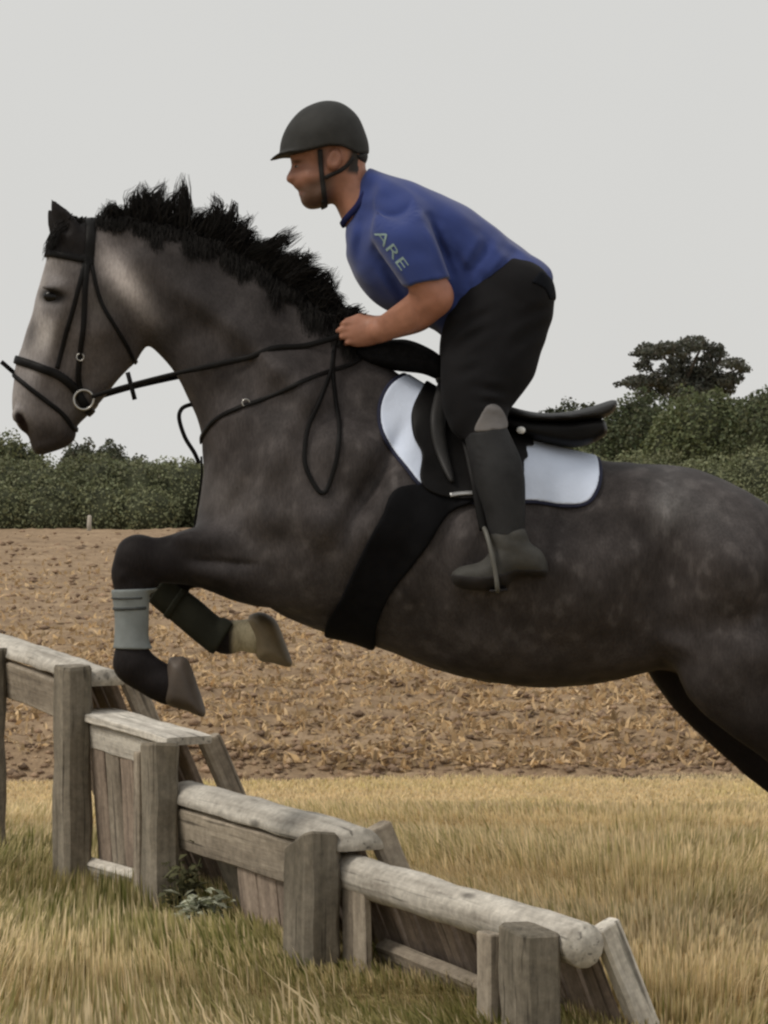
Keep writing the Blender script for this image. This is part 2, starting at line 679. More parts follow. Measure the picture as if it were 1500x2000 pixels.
# ---- ploughed field
def soil_mat(name, attr=False):
    m, nt, bs = ntree(name)
    vec = coords(nt)
    vecs = coords(nt, (0.25, 1.0, 1.0))
    n1 = noise_node(nt, vecs, 2.2, 6, 0.65)
    n2 = noise_node(nt, vec, 14.0, 5, 0.7)
    r = nt.nodes.new('ShaderNodeValToRGB')
    e = r.color_ramp.elements
    e[0].position = 0.30; e[0].color = (0.16, 0.113, 0.074, 1)
    e[1].position = 0.72; e[1].color = (0.54, 0.40, 0.265, 1)
    k = e.new(0.5); k.color = (0.33, 0.234, 0.150, 1)
    mx = nt.nodes.new('ShaderNodeMath'); mx.operation = 'ADD'
    nt.links.new(maprange(nt, n1.outputs['Fac'], 0, 1, 0.1, 0.6), mx.inputs[0])
    nt.links.new(maprange(nt, n2.outputs['Fac'], 0, 1, -0.1, 0.4), mx.inputs[1])
    nt.links.new(mx.outputs[0], r.inputs['Fac'])
    c = r.outputs['Color']
    if attr:
        a = nt.nodes.new('ShaderNodeAttribute'); a.attribute_name = 'Col'
        c = scale_col(nt, a.outputs['Color'], maprange(nt, n2.outputs['Fac'], 0.3, 0.7, 0.75, 1.25))
    nt.links.new(c, bs.inputs['Base Color'])
    bs.inputs['Roughness'].default_value = 0.95
    bs.inputs['Specular IOR Level'].default_value = 0.1
    b = nt.nodes.new('ShaderNodeBump')
    b.inputs['Strength'].default_value = 0.8
    b.inputs['Distance'].default_value = 0.04
    nt.links.new(n2.outputs['Fac'], b.inputs['Height'])
    nt.links.new(b.outputs['Normal'], bs.inputs['Normal'])
    return m


def field_height(X, Y):
    P = np.stack([X, Y, np.zeros_like(X)], 1)
    h = 0.035 * vnoise(P * [0.9, 2.6, 1], 1.6, 3) + 0.024 * vnoise(P, 5.0, 4) + 0.022 * vnoise(P * [0.8, 1.3, 1], 11.0, 5) + 0.010 * vnoise(P, 23.0, 7)
    h += 0.035 * np.sin(Y * 2 * math.pi / 0.75 + 1.2 * vnoise(P, 0.4, 6)) * np.exp(-(Y - 4.5) / 9.0)
    return h


def near_edge(X):
    return 4.55 + 0.12 * np.sin(X * 1.3) + 0.05 * np.sin(X * 5.1 + 1)


ny, nx = 320, 620
ys = 4.5 + (np.linspace(0, 1, ny) ** 2.2) * 56.5
Vf = []
for j, y in enumerate(ys):
    xs = np.linspace(-1, 1, nx) * (9.0 + 0.36 * (y + 8))
    ed = near_edge(xs) - 4.5
    yy = y + ed * max(0, 1 - j / 12)
    Vf.append(np.stack([xs, yy, np.zeros(nx)], 1))
Vf = np.concatenate(Vf)
fade = np.clip((Vf[:, 1] - near_edge(Vf[:, 0])) / 0.25, 0, 1)
Vf[:, 2] = (0.05 + field_height(Vf[:, 0], Vf[:, 1])) * fade + 0.008 + np.where(fade > 0, 0.03, 0) * fade
ii = np.arange(ny - 1)[:, None] * nx + np.arange(nx - 1)[None, :]
Ff = np.stack([ii, ii + 1, ii + 1 + nx, ii + nx], -1).reshape(-1, 4)
field = mesh_obj('ploughed_field', Vf, Ff, soil_mat('ploughed_soil'))
tag(field, kind='structure')


# ---- clods and straw on the field
def scatter_rocks(n, seed):
    r = np.random.default_rng(seed)
    v = 930 + 115 + (1534 - 1045) * r.random(n) ** 0.75
    d = FPX * CAM_H / (v - 930)
    Y = d - CAM_D
    X = (r.random(n) * 2 - 1) * (0.145 * d + 2.2)
    Y[-5000:] = near_edge(X[-5000:]) + 0.35 * r.random(5000)
    d = Y + CAM_D
    ok = Y > near_edge(X) - 0.02
    X, Y, d = X[ok], Y[ok], d[ok]
    n = len(X)
    size = (0.005 + 0.020 * r.random(n) ** 4) * (0.55 + d / 26.0)
    base = np.array([[1, 0, 0], [-1, 0, 0], [0, 1, 0], [0, -1, 0], [0, 0, 1], [0, 0, -1]], float)
    tri = np.array([[0, 2, 4], [2, 1, 4], [1, 3, 4], [3, 0, 4], [2, 0, 5], [1, 2, 5], [3, 1, 5], [0, 3, 5]])
    V = base[None] * (0.6 + 0.8 * r.random((n, 6, 1))) + 0.3 * (r.random((n, 6, 3)) - .5)
    V *= size[:, None, None] * np.array([1.5, 1.0, 0.75])
    a = r.random(n) * 6.28
    c, s_ = np.cos(a), np.sin(a)
    x = V[:, :, 0] * c[:, None] - V[:, :, 1] * s_[:, None]
    y = V[:, :, 0] * s_[:, None] + V[:, :, 1] * c[:, None]
    z = V[:, :, 2]
    fd = np.clip((Y - near_edge(X)) / 0.25, 0.08, 1)
    h = (0.09 + field_height(X, Y)) * fd + size * 0.3
    V = np.stack([x + X[:, None], y + Y[:, None], z + h[:, None]], -1).reshape(-1, 3)
    F = (np.arange(n)[:, None, None] * 6 + tri[None]).reshape(-1, 3)
    t = r.random(n)
    br = (0.65 + 0.6 * r.random(n))[:, None]
    col = np.where((t < 0.62)[:, None], np.array([0.34, 0.235, 0.158]), np.where((t < 0.82)[:, None], np.array([0.46, 0.33, 0.21]), np.array([0.25, 0.175, 0.122]))) * br
    return V, F, np.repeat(col, 6, 0)


cV, cF, cC = scatter_rocks(28000, 11)
clods = mesh_obj('soil_clods', cV, cF, soil_mat('clod_soil', True), cols=cC, smooth=False)
tag(clods, 'brown clods of turned earth strewn over the ploughed field', 'clods', kind='stuff')


def blades(X, Y, Z, H, Wd, col, lean=0.35, seed=0, leandir=None, tipcol=1.15):
    """curved tapering blades: five points each"""
    r = np.random.default_rng(seed)
    n = len(X)
    a = r.random(n) * 2 * math.pi
    fx, fy = np.cos(a), np.sin(a)
    b = r.random(n) * 2 * math.pi if leandir is None else leandir + r.normal(0, 0.9, n)
    L = np.abs(r.normal(0, lean, n)) * H
    lx, ly = np.cos(b) * L, np.sin(b) * L
    V = np.zeros((n, 5, 3))
    for k, (t, w) in enumerate(((0, 1), (0, -1), (0.55, 0.8), (0.55, -0.8), (1, 0))):
        V[:, k, 0] = X + fx * Wd * w * 0.5 + lx * t * t
        V[:, k, 1] = Y + fy * Wd * w * 0.5 + ly * t * t
        V[:, k, 2] = Z + H * t * (1 - 0.18 * (L / H) * t)
    F = np.array([[0, 1, 3], [0, 3, 2], [2, 3, 4]])
    F = (np.arange(n)[:, None, None] * 5 + F[None]).reshape(-1, 3)
    C = np.repeat(col[:, None, :], 5, 1)
    C[:, 4] *= tipcol
    return V.reshape(-1, 3), F, C.reshape(-1, 3)


straw_m = simple_mat('straw', (1, 1, 1), 0.8, 0.15, 30, 0, attr=True, spec=0.2, translucent=0.2)
ns = 112000
v = 930 + 150 + (1526 - 1080) * RNG.random(ns) ** 0.6
d = FPX * CAM_H / (v - 930)
sX = (RNG.random(ns) * 2 - 1) * (0.14 * d + 2.2); sY = d - CAM_D
ok = (sY > near_edge(sX) + 0.05)
sX, sY = sX[ok], sY[ok]; ns = len(sX)
clump = smooth01(vnoise(np.stack([sX * 0.35, sY * 1.5, np.zeros(ns)], 1), 1.3, 9) + 0.35 * vnoise(np.stack([sX, sY, np.zeros(ns)], 1), 2.5, 10), -0.5, 0.4)
keep = RNG.random(ns) < 0.14 + 0.60 * clump
sX, sY = sX[keep], sY[keep]; ns = len(sX)
sc = np.array([[0.58, 0.40, 0.21], [0.46, 0.32, 0.18], [0.36, 0.26, 0.15], [0.66, 0.48, 0.28]])[RNG.integers(0, 4, ns)] * (0.75 + 0.45 * RNG.random((ns, 1)))
bV, bF, bC = blades(sX, sY, 0.092 * np.clip((sY - near_edge(sX)) / 0.25, 0.1, 1) + field_height(sX, sY), (0.012 + 0.042 * RNG.random(ns) ** 2) * (0.75 + (sY + 8) / 40), (0.010 + 0.020 * RNG.random(ns) ** 2) * (0.8 + (sY + 8) / 40), sc, lean=1.9, seed=5, tipcol=1.0)
straw = mesh_obj('straw_stubble', bV, bF, straw_m, cols=bC, smooth=False)
tag(straw, 'pale straw and stubble stalks lying over the ploughed field', 'straw', kind='stuff')

# ---- grass: mown strip, tall dry grass, greener tufts at the fence
FO = np.array([-0.935, 1.2]); FA = np.array([0.467, -0.884]); FN = np.array([0.884, 0.467])


def grass_zone(n, d0, d1, hfun, wid, cfun, seed, pw=1.0, wide=0.0):
    r = np.random.default_rng(seed)
    d = d0 + (d1 - d0) * r.random(n) ** pw
    X = (r.random(n) * 2 - 1) * (0.13 * d + 0.5)
    if wide:
        X = np.where(X > 0, 1, -1) * ((0.13 * d + 0.45) + wide * r.random(n))
    Y = d - CAM_D
    P = np.stack([X, Y, np.zeros(n)], 1)
    cl = 0.6 * vnoise(P, 3.0, seed + 1) + 0.4 * vnoise(P, 9.0, seed + 2)
    H = hfun(X, Y, r, cl)
    k = (H > 0.012)
    C = cfun(X, Y, r, cl)
    X, Y, H, C = X[k], Y[k], H[k], C[k]
    return blades(X, Y, np.full(len(X), 0.0), H, wid * (0.7 + 0.7 * r.random(len(X))), C, 0.42, seed)


GOLD = np.array([0.70, 0.575, 0.35]); PALE = np.array([0.80, 0.65, 0.41]); OLIVE = np.array([0.32, 0.285, 0.115]); GREEN = np.array([0.175, 0.185, 0.055])


def fdist(X, Y):
    return (X - FO[0]) * FN[0] + (Y - FO[1]) * FN[1]


def mixc(a, b, t):
    return a[None] * (1 - t[:, None]) + b[None] * t[:, None]


def tall_h(X, Y, r, cl):
    f = np.exp(-(fdist(X, Y) / 0.35) ** 2)
    return np.clip((0.070 + 0.042 * cl) * (0.4 + 1.1 * r.random(len(X))) * (1 + 0.15 * f) * np.interp(Y, [-1.6, -0.6, 0.6], [0.85, 0.95, 1.1]) * np.where(fdist(X, Y) < 0.35, np.interp(X, [-0.6, -0.15, 0.6], [1.0, 0.55, 0.5]), 1.0), 0.015, 0.2)


def tall_c(X, Y, r, cl):
    P = np.stack([X, Y, np.zeros(len(X))], 1)
    f = np.exp(-((fdist(X, Y) + 0.10) / 0.42) ** 2)
    g = np.clip(0.34 + 0.55 * cl + 0.50 * f + 0.25 * vnoise(P, 1.1, 31) + r.normal(0, 0.28, len(X)), 0, 1)
    c = mixc(GOLD, OLIVE * 1.1, g)
    pale = r.random(len(X)) < 0.26 * (1 - 0.7 * f)
    c[pale] = PALE
    gr = r.random(len(X)) < 0.25 * f
    c[gr] = GREEN
    return c * (0.7 + 0.6 * r.random((len(X), 1)))


def mid_h(X, Y, r, cl):
    return (0.045 + 0.02 * cl) * (0.5 + r.random(len(X)))


def mid_c(X, Y, r, cl):
    g = np.clip(0.32 + 0.6 * cl + r.normal(0, 0.25, len(X)), 0, 0.9)
    c = mixc(GOLD * 1.1, OLIVE * 1.15, g)
    p = r.random(len(X)) < 0.35
    c[p] = PALE * 0.95
    return c * (0.75 + 0.5 * r.random((len(X), 1)))


def mow_h(X, Y, r, cl):
    h = (0.022 + 0.008 * cl) * (0.5 + r.random(len(X)))
    return np.where(Y > near_edge(X) + 0.02, 0, h)


def mow_c(X, Y, r, cl):
    g = np.clip(0.12 + 0.4 * cl + r.normal(0, 0.2, len(X)), 0, 0.7)
    return mixc(PALE * 1.05, OLIVE * 2.0, g) * (0.75 + 0.45 * r.random((len(X), 1)))


grass_m = simple_mat('grass_blades', (1, 1, 1), 0.65, 0.1, 30, 0, attr=True, spec=0.15, translucent=0.42)
gz = [grass_zone(85000, 6.3, 10.2, tall_h, 0.0085, tall_c, 41), grass_zone(60000, 9.2, 11.4, mid_h, 0.008, mid_c, 51), grass_zone(80000, 10.9, 12.9, mow_h, 0.010, mow_c, 61)]
nm = [('tall_dry_grass', 'long golden and olive grass growing round the foot of the jump', 'grass'),
      ('short_dry_grass', 'short yellowing grass between the jump and the mown strip', 'grass'),
      ('mown_strip_grass', 'pale close mown grass strip along the edge of the ploughed field', 'grass')]
def stalk_h(X, Y, r, cl):
    return np.where(np.abs(fdist(X, Y) - 0.15) < 0.30, 0.05, np.where(Y > 0.2, 0.07, 0.10) + 0.06 * r.random(len(X)) + 0.02 * cl) * np.where((fdist(X, Y) < 0.3) & (X > -0.1), 0.6, 1.0)


def stalk_c(X, Y, r, cl):
    return np.where((r.random(len(X)) < 0.7)[:, None], PALE * 1.05, OLIVE) * (0.8 + 0.35 * r.random((len(X), 1)))


for kz, (n_, a_, b_, hf, wi, cf, wd_) in enumerate(((62000, 5.2, 10.2, tall_h, 0.010, tall_c, 3.2), (22000, 9.2, 11.4, mid_h, 0.012, mid_c, 3.2), (30000, 10.9, 12.9, mow_h, 0.014, mow_c, 3.2))):
    e_ = grass_zone(n_, a_, b_, hf, wi, cf, 140 + kz, wide=wd_)
    gz[kz] = (np.concatenate([gz[kz][0], e_[0]]), np.concatenate([gz[kz][1], e_[1] + len(gz[kz][0])]), np.concatenate([gz[kz][2], e_[2]]))
e_ = grass_zone(16000, 4.6, 6.35, tall_h, 0.010, tall_c, 150)
gz[0] = (np.concatenate([gz[0][0], e_[0]]), np.concatenate([gz[0][1], e_[1] + len(gz[0][0])]), np.concatenate([gz[0][2], e_[2]]))
sV, sF, sC = grass_zone(1700, 6.5, 10.4, stalk_h, 0.0065, stalk_c, 71)
gz[0] = (np.concatenate([gz[0][0], sV]), np.concatenate([gz[0][1], sF + len(gz[0][0])]), np.concatenate([gz[0][2], sC]))
for (V, F, C), (a, b, c) in zip(gz, nm):
    tag(mesh_obj(a, V, F, grass_m, cols=C, smooth=False), b, c, kind='stuff')


# ---- foliage
def leaf_cloud(lumps, per_m2, size, seed, col, shell=(0.80, 1.06), flat=0.6, dark=0.0):
    """lumps: (cx,cy,cz,rx,ry,rz). Small bent quads spread through the outer volume of each lump."""
    r = np.random.default_rng(seed)
    Vs, Cs = [], []
    for (cx, cy, cz, rx, ry, rz) in lumps:
        area = 4 * math.pi * (((rx * ry) ** 1.6 + (rx * rz) ** 1.6 + (ry * rz) ** 1.6) / 3) ** (1 / 1.6)
        n = max(int(area * per_m2), 8)
        dd = r.normal(size=(n, 3)); dd /= np.linalg.norm(dd, axis=1)[:, None]
        tone = 0.82 + 0.36 * r.random()
        nz = vnoise(dd * 1.0 + cx, 2.6, seed) * 0.14 + vnoise(dd + cz, 5.5, seed + 1) * 0.08
        rad = (shell[0] + (shell[1] - shell[0]) * r.random(n) ** 0.7 + nz)
        p = dd * rad[:, None] * np.array([rx, ry, rz]) + np.array([cx, cy, cz])
        keep = p[:, 2] > 0.02
        p, dd = p[keep], dd[keep]; n = len(p)
        nn = dd * flat + r.normal(size=(n, 3)) * 0.6
        nn /= np.linalg.norm(nn, axis=1)[:, None]
        t = np.cross(nn, r.normal(size=(n, 3))); t /= np.linalg.norm(t, axis=1)[:, None] + 1e-9
        b = np.cross(nn, t)
        s = size * (0.55 + 0.9 * r.random(n))[:, None]
        q = np.stack([p - t * s - b * s * .6, p + t * s - b * s * .6 + nn * s * .3, p + t * s * .8 + b * s * .6, p - t * s * .8 + b * s * .6 + nn * s * .25], 1)
        Vs.append(q.reshape(-1, 3))
        c = np.array(col)[None] * tone * (0.75 + 0.5 * r.random((n, 1))) * np.array([1, 1, 1]) + r.normal(0, 0.006, (n, 3)) * [1, .6, .3]
        Cs.append(np.repeat(np.clip(c, 0.004, 1), 4, 0))
    V = np.concatenate(Vs)
    F = np.arange(len(V)).reshape(-1, 4)
    return V, F, np.concatenate(Cs)


def ball(c, r, seed, nu=12, nv=8):
    V, F = [], []
    for j in range(nv + 1):
        th = math.pi * j / nv
        for i in range(nu):
            ph = 2 * math.pi * i / nu
            V.append((math.sin(th) * math.cos(ph), math.sin(th) * math.sin(ph), math.cos(th)))
    V = np.array(V)
    V *= (1 + 0.12 * vnoise(V + seed, 2.0, 2))[:, None]
    V = V * np.array(r) + np.array(c)
    V[:, 2] = np.maximum(V[:, 2], 0.0)
    for j in range(nv):
        for i in range(nu):
            a, b = j * nu + i, j * nu + (i + 1) % nu
            F.append((a, a + nu, b + nu, b))
    return V, F


leaf_m = simple_mat('leaves', (1, 1, 1), 0.6, 0.1, 5, 0, attr=True, spec=0.3, translucent=0.25)
inner_m = simple_mat('dark_leaf_core', (0.045, 0.050, 0.026), 0.9, 0.4, 3, 0.5, 10)
bark_m = simple_mat('bark', (0.07, 0.058, 0.046), 0.9, 0.35, 6, 0.6, 14, stretch=(3, 3, 0.6), bdist=0.02)


def limb(p0, p1, r0, r1, bend, seed, n=7):
    p0, p1 = np.array(p0, float), np.array(p1, float)
    t = np.linspace(0, 1, n)[:, None]
    r = np.random.default_rng(seed)
    P = p0 + (p1 - p0) * t + np.sin(t * math.pi) * np.array(bend) + np.concatenate([np.zeros((1, 3)), r.normal(0, 0.02 * np.linalg.norm(p1 - p0), (n - 1, 3))])
    return tube(P, r0 + (r1 - r0) * t[:, 0], 7)


def bush(name, label, cat, lumps, per, size, seed, col, group=None, stems=True):
    L = np.array(lumps)
    base = (float(L[:, 0].mean()), float(L[:, 1].mean()), 0.0)
    t = thing(name, label, cat, base, group)
    V, F, C = leaf_cloud(lumps, per, size, seed, col)
    mesh_obj('crown' if cat == 'tree' else 'foliage', V, F, leaf_m, t, C, smooth=False)
    parts = [ball((l[0], l[1], l[2]), (l[3] * .82, l[4] * .82, l[5] * .82), seed + i) for i, l in enumerate(lumps)]  # solid dark core added inside each lump to block see-through
    if stems:
        parts += [limb((l[0] + .1, l[1], 0), (l[0], l[1], l[2]), 0.05 * l[5] + .02, 0.03, (.05, 0, 0), seed + 50 + i) for i, l in enumerate(lumps)]
    V, F = join(parts)
    mesh_obj('trunk' if cat == 'tree' else 'foliage_core', V, F, inner_m, t)  # holds the added core balls plus any stems
    return t


# hedge along the far side of the field
r = np.random.default_rng(3)
lumps = []
x = -30.0
while x < 30:
    w = 0.75 + 0.55 * r.random()
    top = 1.55 + 0.2 * r.random() + (0.12 if x < -9 else 0)
    lumps.append((x, 60.6 + 0.5 * r.random(), 0.55 + .1 * r.random(), w, 0.75, top - 0.55))
    if r.random() < 0.7:
        lumps.append((x + 0.4 * r.random(), 59.9 + 0.4 * r.random(), 0.35, w * 0.8, 0.6, 0.6 + .25 * r.random()))
    x += w * 0.85
bush('hedge', 'long low dark green hedge along the far edge of the ploughed field', 'hedge', lumps, 400, 0.028, 21, (0.185, 0.198, 0.108), stems=False)  # leaf colour lightened in place of haze


def bushes_px(name, label, cat, Y, boxes, per, size, seed, col, group):
    """each box: centre px, top px, half-width px -> lumps standing on the ground at depth Y"""
    lum = []
    s = (Y + CAM_D) / FPX
    for cx, top, hw in boxes:
        p = at(cx, top, Y)
        h = p.z
        lum.append((p.x, Y + 0.4, h * 0.5, hw * s, hw * s * 0.9, h * 0.5))
    return bush(name, label, cat, lum, per, size, seed, col, group)


G1 = 'trees standing beyond the hedge'  # leaf colours of this group are kept light to stand in for haze
bushes_px('bushy_tree', 'broad pale green bush rising above the hedge at the frame edge', 'bush', 75, [(-40, 838, 60), (18, 846, 42), (60, 868, 40), (-110, 830, 70)], 280, 0.036, 71, (0.175, 0.188, 0.092), G1)
bushes_px('bushy_tree', 'small dark round tree behind the hedge, under the horse\'s chin', 'tree', 105, [(165, 862, 26), (138, 868, 22), (150, 880, 40)], 190, 0.05, 72, (0.105, 0.112, 0.075), G1)
bushes_px('bushy_tree', 'small dark domed tree behind the hedge, between chin and martingale strap', 'tree', 112, [(212, 862, 30), (232, 878, 26), (195, 880, 32)], 190, 0.05, 73, (0.10, 0.108, 0.072), G1)
bushes_px('bushy_tree', 'low dark tree behind the hedge tapering down towards the horse\'s chest', 'tree', 100, [(268, 892, 34), (320, 902, 42), (380, 905, 44)], 190, 0.05, 74, (0.12, 0.13, 0.08), G1)
bushes_px('bushy_tree', 'dense dark tree in the wood directly under the spreading tree', 'tree', 118, [(1250, 772, 75), (1215, 800, 60), (1300, 790, 60), (1180, 830, 60)], 130, 0.062, 75, (0.112, 0.130, 0.068), G1)
bushes_px('bushy_tree', 'large rounded tree in the wood just above the horse\'s croup', 'tree', 112, [(1375, 762, 90), (1430, 778, 70), (1330, 800, 70), (1400, 840, 90)], 130, 0.062, 76, (0.128, 0.146, 0.072), G1)
bushes_px('bushy_tree', 'tall rounded tree in the wood cut by the frame edge', 'tree', 110, [(1500, 756, 80), (1560, 765, 90), (1470, 810, 60), (1530, 850, 90)], 130, 0.062, 77, (0.118, 0.136, 0.068), G1)
bushes_px('bushy_tree', 'distant low tree just behind the saddle cantle', 'tree', 140, [(1115, 784, 36), (1085, 796, 34), (1150, 792, 40), (1060, 812, 40), (1000, 815, 50), (930, 838, 50), (860, 862, 50)], 100, 0.075, 78, (0.080, 0.090, 0.055), G1)
bushes_px('bushy_tree', 'pale olive bush in front of the wood behind the horse\'s rump', 'bush', 66, [(1440, 902, 50), (1500, 898, 60), (1560, 892, 60), (1390, 912, 40)], 300, 0.036, 80, (0.170, 0.188, 0.086), G1)


# spreading tree on the skyline
def spreading_tree():
    Y = 165.0
    b = at(1330, 0, Y)
    t = thing('spreading_tree', 'lone spreading tree with flat layered crown standing above the wood', 'tree', (b.x, Y, 0), G1)
    P = lambda px, py, dy=0.0: np.array(at(px, py, Y)) + np.array([0, dy, 0])
    parts = [limb((b.x, Y, 0), P(1332, 775), 0.42, 0.34, (0.05, 0, 0), 1)]
    tips = [(1235, 748, -1), (1260, 705, .8), (1290, 690, -.5), (1335, 680, .6), (1370, 672, -.8), (1395, 685, 1), (1425, 700, -.3), (1445, 720, .6), (1410, 742, -1), (1290, 735, 1.2), (1350, 715, -1.3)]
    for i, (px, py, dy) in enumerate(tips):
        parts.append(limb(P(1328 + 8 * (i % 3), 772 - 4 * (i % 4)), P(px, py, dy), 0.16, 0.045, (0, 0, -0.2 if i % 2 else 0.2), 10 + i))
    V, F = join(parts)
    mesh_obj('trunk', V, F, bark_m, t)
    r = np.random.default_rng(8)
    lum = []
    s = (Y + CAM_D) / FPX
    pads = [(1237, 748, 24, 9), (1262, 742, 22, 8), (1255, 716, 18, 9), (1272, 690, 30, 9), (1300, 683, 28, 10), (1268, 677, 20, 7), (1340, 676, 26, 11), (1358, 668, 24, 9), (1330, 700, 24, 9), (1385, 680, 18, 8), (1395, 700, 22, 9), (1408, 690, 16, 6), (1412, 676, 10, 5), (1428, 712, 26, 8), (1452, 722, 14, 5), (1415, 742, 28, 10), (1440, 738, 18, 8), (1380, 725, 30, 12), (1345, 725, 30, 13), (1310, 720, 22, 11), (1290, 738, 24, 12), (1320, 752, 34, 14), (1370, 752, 34, 14), (1412, 758, 28, 12), (1270, 762, 30, 14), (1350, 770, 60, 16)]
    for px, py, hw, hh in pads:
        p = P(px, py, r.normal(0, .9))
        lum.append((p[0], p[1], p[2], hw * s, hw * s * 1.1, hh * s * 1.45))
        for k in range(2):
            lum.append((p[0] + r.normal(0, hw * s * .6), p[1] + r.normal(0, .5), p[2] + r.normal(0, hh * s * .5), hw * s * .45, hw * s * .45, hh * s * .6))
    V, F, C = leaf_cloud(lum, 85, 0.070, 90, (0.090, 0.092, 0.072), shell=(0.45, 1.08))  # greyed leaf colour carries the haze over the crown
    mesh_obj('crown', V, F, leaf_m, t, C, smooth=False)


spreading_tree()

# ---- pale stake by the hedge
p = at(174, 1044, 57.5)
st = mesh_obj('marker_stake', *tube(np.array([(p.x, 57.5, -0.05), (p.x, 57.5, 0.2), (p.x + .01, 57.5, 0.40), (p.x + .01, 57.5, 0.42)]), np.array([0.05, 0.05, 0.045, 0.02]), 8),
              simple_mat('pale_stake_wood', (0.42, 0.38, 0.32), 0.8, 0.2, 8, 0.2), loc=(p.x, 57.5, 0))
tag(st, 'short pale wooden stake standing at the foot of the hedge', 'stake')


# ================================================================== the jump
def wood_mat(name, dark, light, rnd=0.15, lichen=0.0):
    m, nt, bs = ntree(name)
    tc = nt.nodes.new('ShaderNodeTexCoord')
    oi = nt.nodes.new('ShaderNodeObjectInfo')
    off = nt.nodes.new('ShaderNodeVectorMath'); off.operation = 'ADD'
    sc = nt.nodes.new('ShaderNodeVectorMath'); sc.operation = 'SCALE'
    sc.inputs[0].default_value = (17, 31, 11)
    nt.links.new(oi.outputs['Random'], sc.inputs['Scale'])
    nt.links.new(tc.outputs['Object'], off.inputs[0]); nt.links.new(sc.outputs['Vector'], off.inputs[1])
    mp = nt.nodes.new('ShaderNodeMapping'); mp.inputs['Scale'].default_value = (1.6, 34, 34)
    nt.links.new(off.outputs['Vector'], mp.inputs['Vector'])
    grain = noise_node(nt, mp.outputs['Vector'], 1.0, 6, 0.7)
    mp2 = nt.nodes.new('ShaderNodeMapping'); mp2.inputs['Scale'].default_value = (3.0, 9, 9)
    nt.links.new(off.outputs['Vector'], mp2.inputs['Vector'])
    blot = noise_node(nt, mp2.outputs['Vector'], 1.0, 4, 0.6)
    r = nt.nodes.new('ShaderNodeValToRGB')
    e = r.color_ramp.elements
    e[0].position = 0.28; e[0].color = (*dark, 1)
    e[1].position = 0.66; e[1].color = (*light, 1)
    mx = nt.nodes.new('ShaderNodeMath'); mx.operation = 'ADD'
    nt.links.new(maprange(nt, grain.outputs['Fac'], 0, 1, 0.0, 0.6), mx.inputs[0])
    nt.links.new(maprange(nt, blot.outputs['Fac'], 0, 1, -0.1, 0.55), mx.inputs[1])
    nt.links.new(mx.outputs[0], r.inputs['Fac'])
    c = scale_col(nt, r.outputs['Color'], maprange(nt, oi.outputs['Random'], 0, 1, 1 - rnd, 1 + rnd))
    mp3 = nt.nodes.new('ShaderNodeMapping'); mp3.inputs['Scale'].default_value = (2.4, 75, 75)
    nt.links.new(off.outputs['Vector'], mp3.inputs['Vector'])
    crk = noise_node(nt, mp3.outputs['Vector'], 1.0, 3, 0.5)
    c = scale_col(nt, c, maprange(nt, crk.outputs['Fac'], 0.60, 0.70, 1.0, 0.38))
    spk = noise_node(nt, off.outputs['Vector'], 45.0, 4, 0.7)
    c = scale_col(nt, c, maprange(nt, spk.outputs['Fac'], 0.30, 0.72, 0.72, 1.22))
    kn = nt.nodes.new('ShaderNodeTexVoronoi'); kn.inputs['Scale'].default_value = 5.5
    mp4 = nt.nodes.new('ShaderNodeMapping'); mp4.inputs['Scale'].default_value = (0.6, 1.6, 1.6)
    nt.links.new(off.outputs['Vector'], mp4.inputs['Vector']); nt.links.new(mp4.outputs['Vector'], kn.inputs['Vector'])
    c = scale_col(nt, c, maprange(nt, kn.outputs['Distance'], 0.05, 0.13, 0.45, 1.0))
    nt.links.new(c, bs.inputs['Base Color'])
    bs.inputs['Roughness'].default_value = 0.88
    bs.inputs['Specular IOR Level'].default_value = 0.2
    b = nt.nodes.new('ShaderNodeBump'); b.inputs['Strength'].default_value = 0.7; b.inputs['Distance'].default_value = 0.006
    nt.links.new(grain.outputs['Fac'], b.inputs['Height'])
    nt.links.new(b.outputs['Normal'], bs.inputs['Normal'])
    return m


W_LOG = wood_mat('bleached_log', (0.25, 0.22, 0.185), (0.70, 0.655, 0.58))
W_BOARD = wood_mat('weathered_board', (0.16, 0.13, 0.10), (0.45, 0.385, 0.305))
W_PLANK = wood_mat('brown_plank', (0.12, 0.092, 0.072), (0.36, 0.285, 0.225), 0.22)
W_POST = wood_mat('grey_green_post', (0.095, 0.083, 0.062), (0.29, 0.252, 0.198), 0.12)

fence = thing('wooden_jump', 'stepped weathered wooden jump with log rails, posts and sloping planks', 'jump', (FO[0], FO[1], 0))


def FP(s, off, z):
    return np.array([FO[0] + FA[0] * s + FN[0] * off, FO[1] + FA[1] * s + FN[1] * off, z])


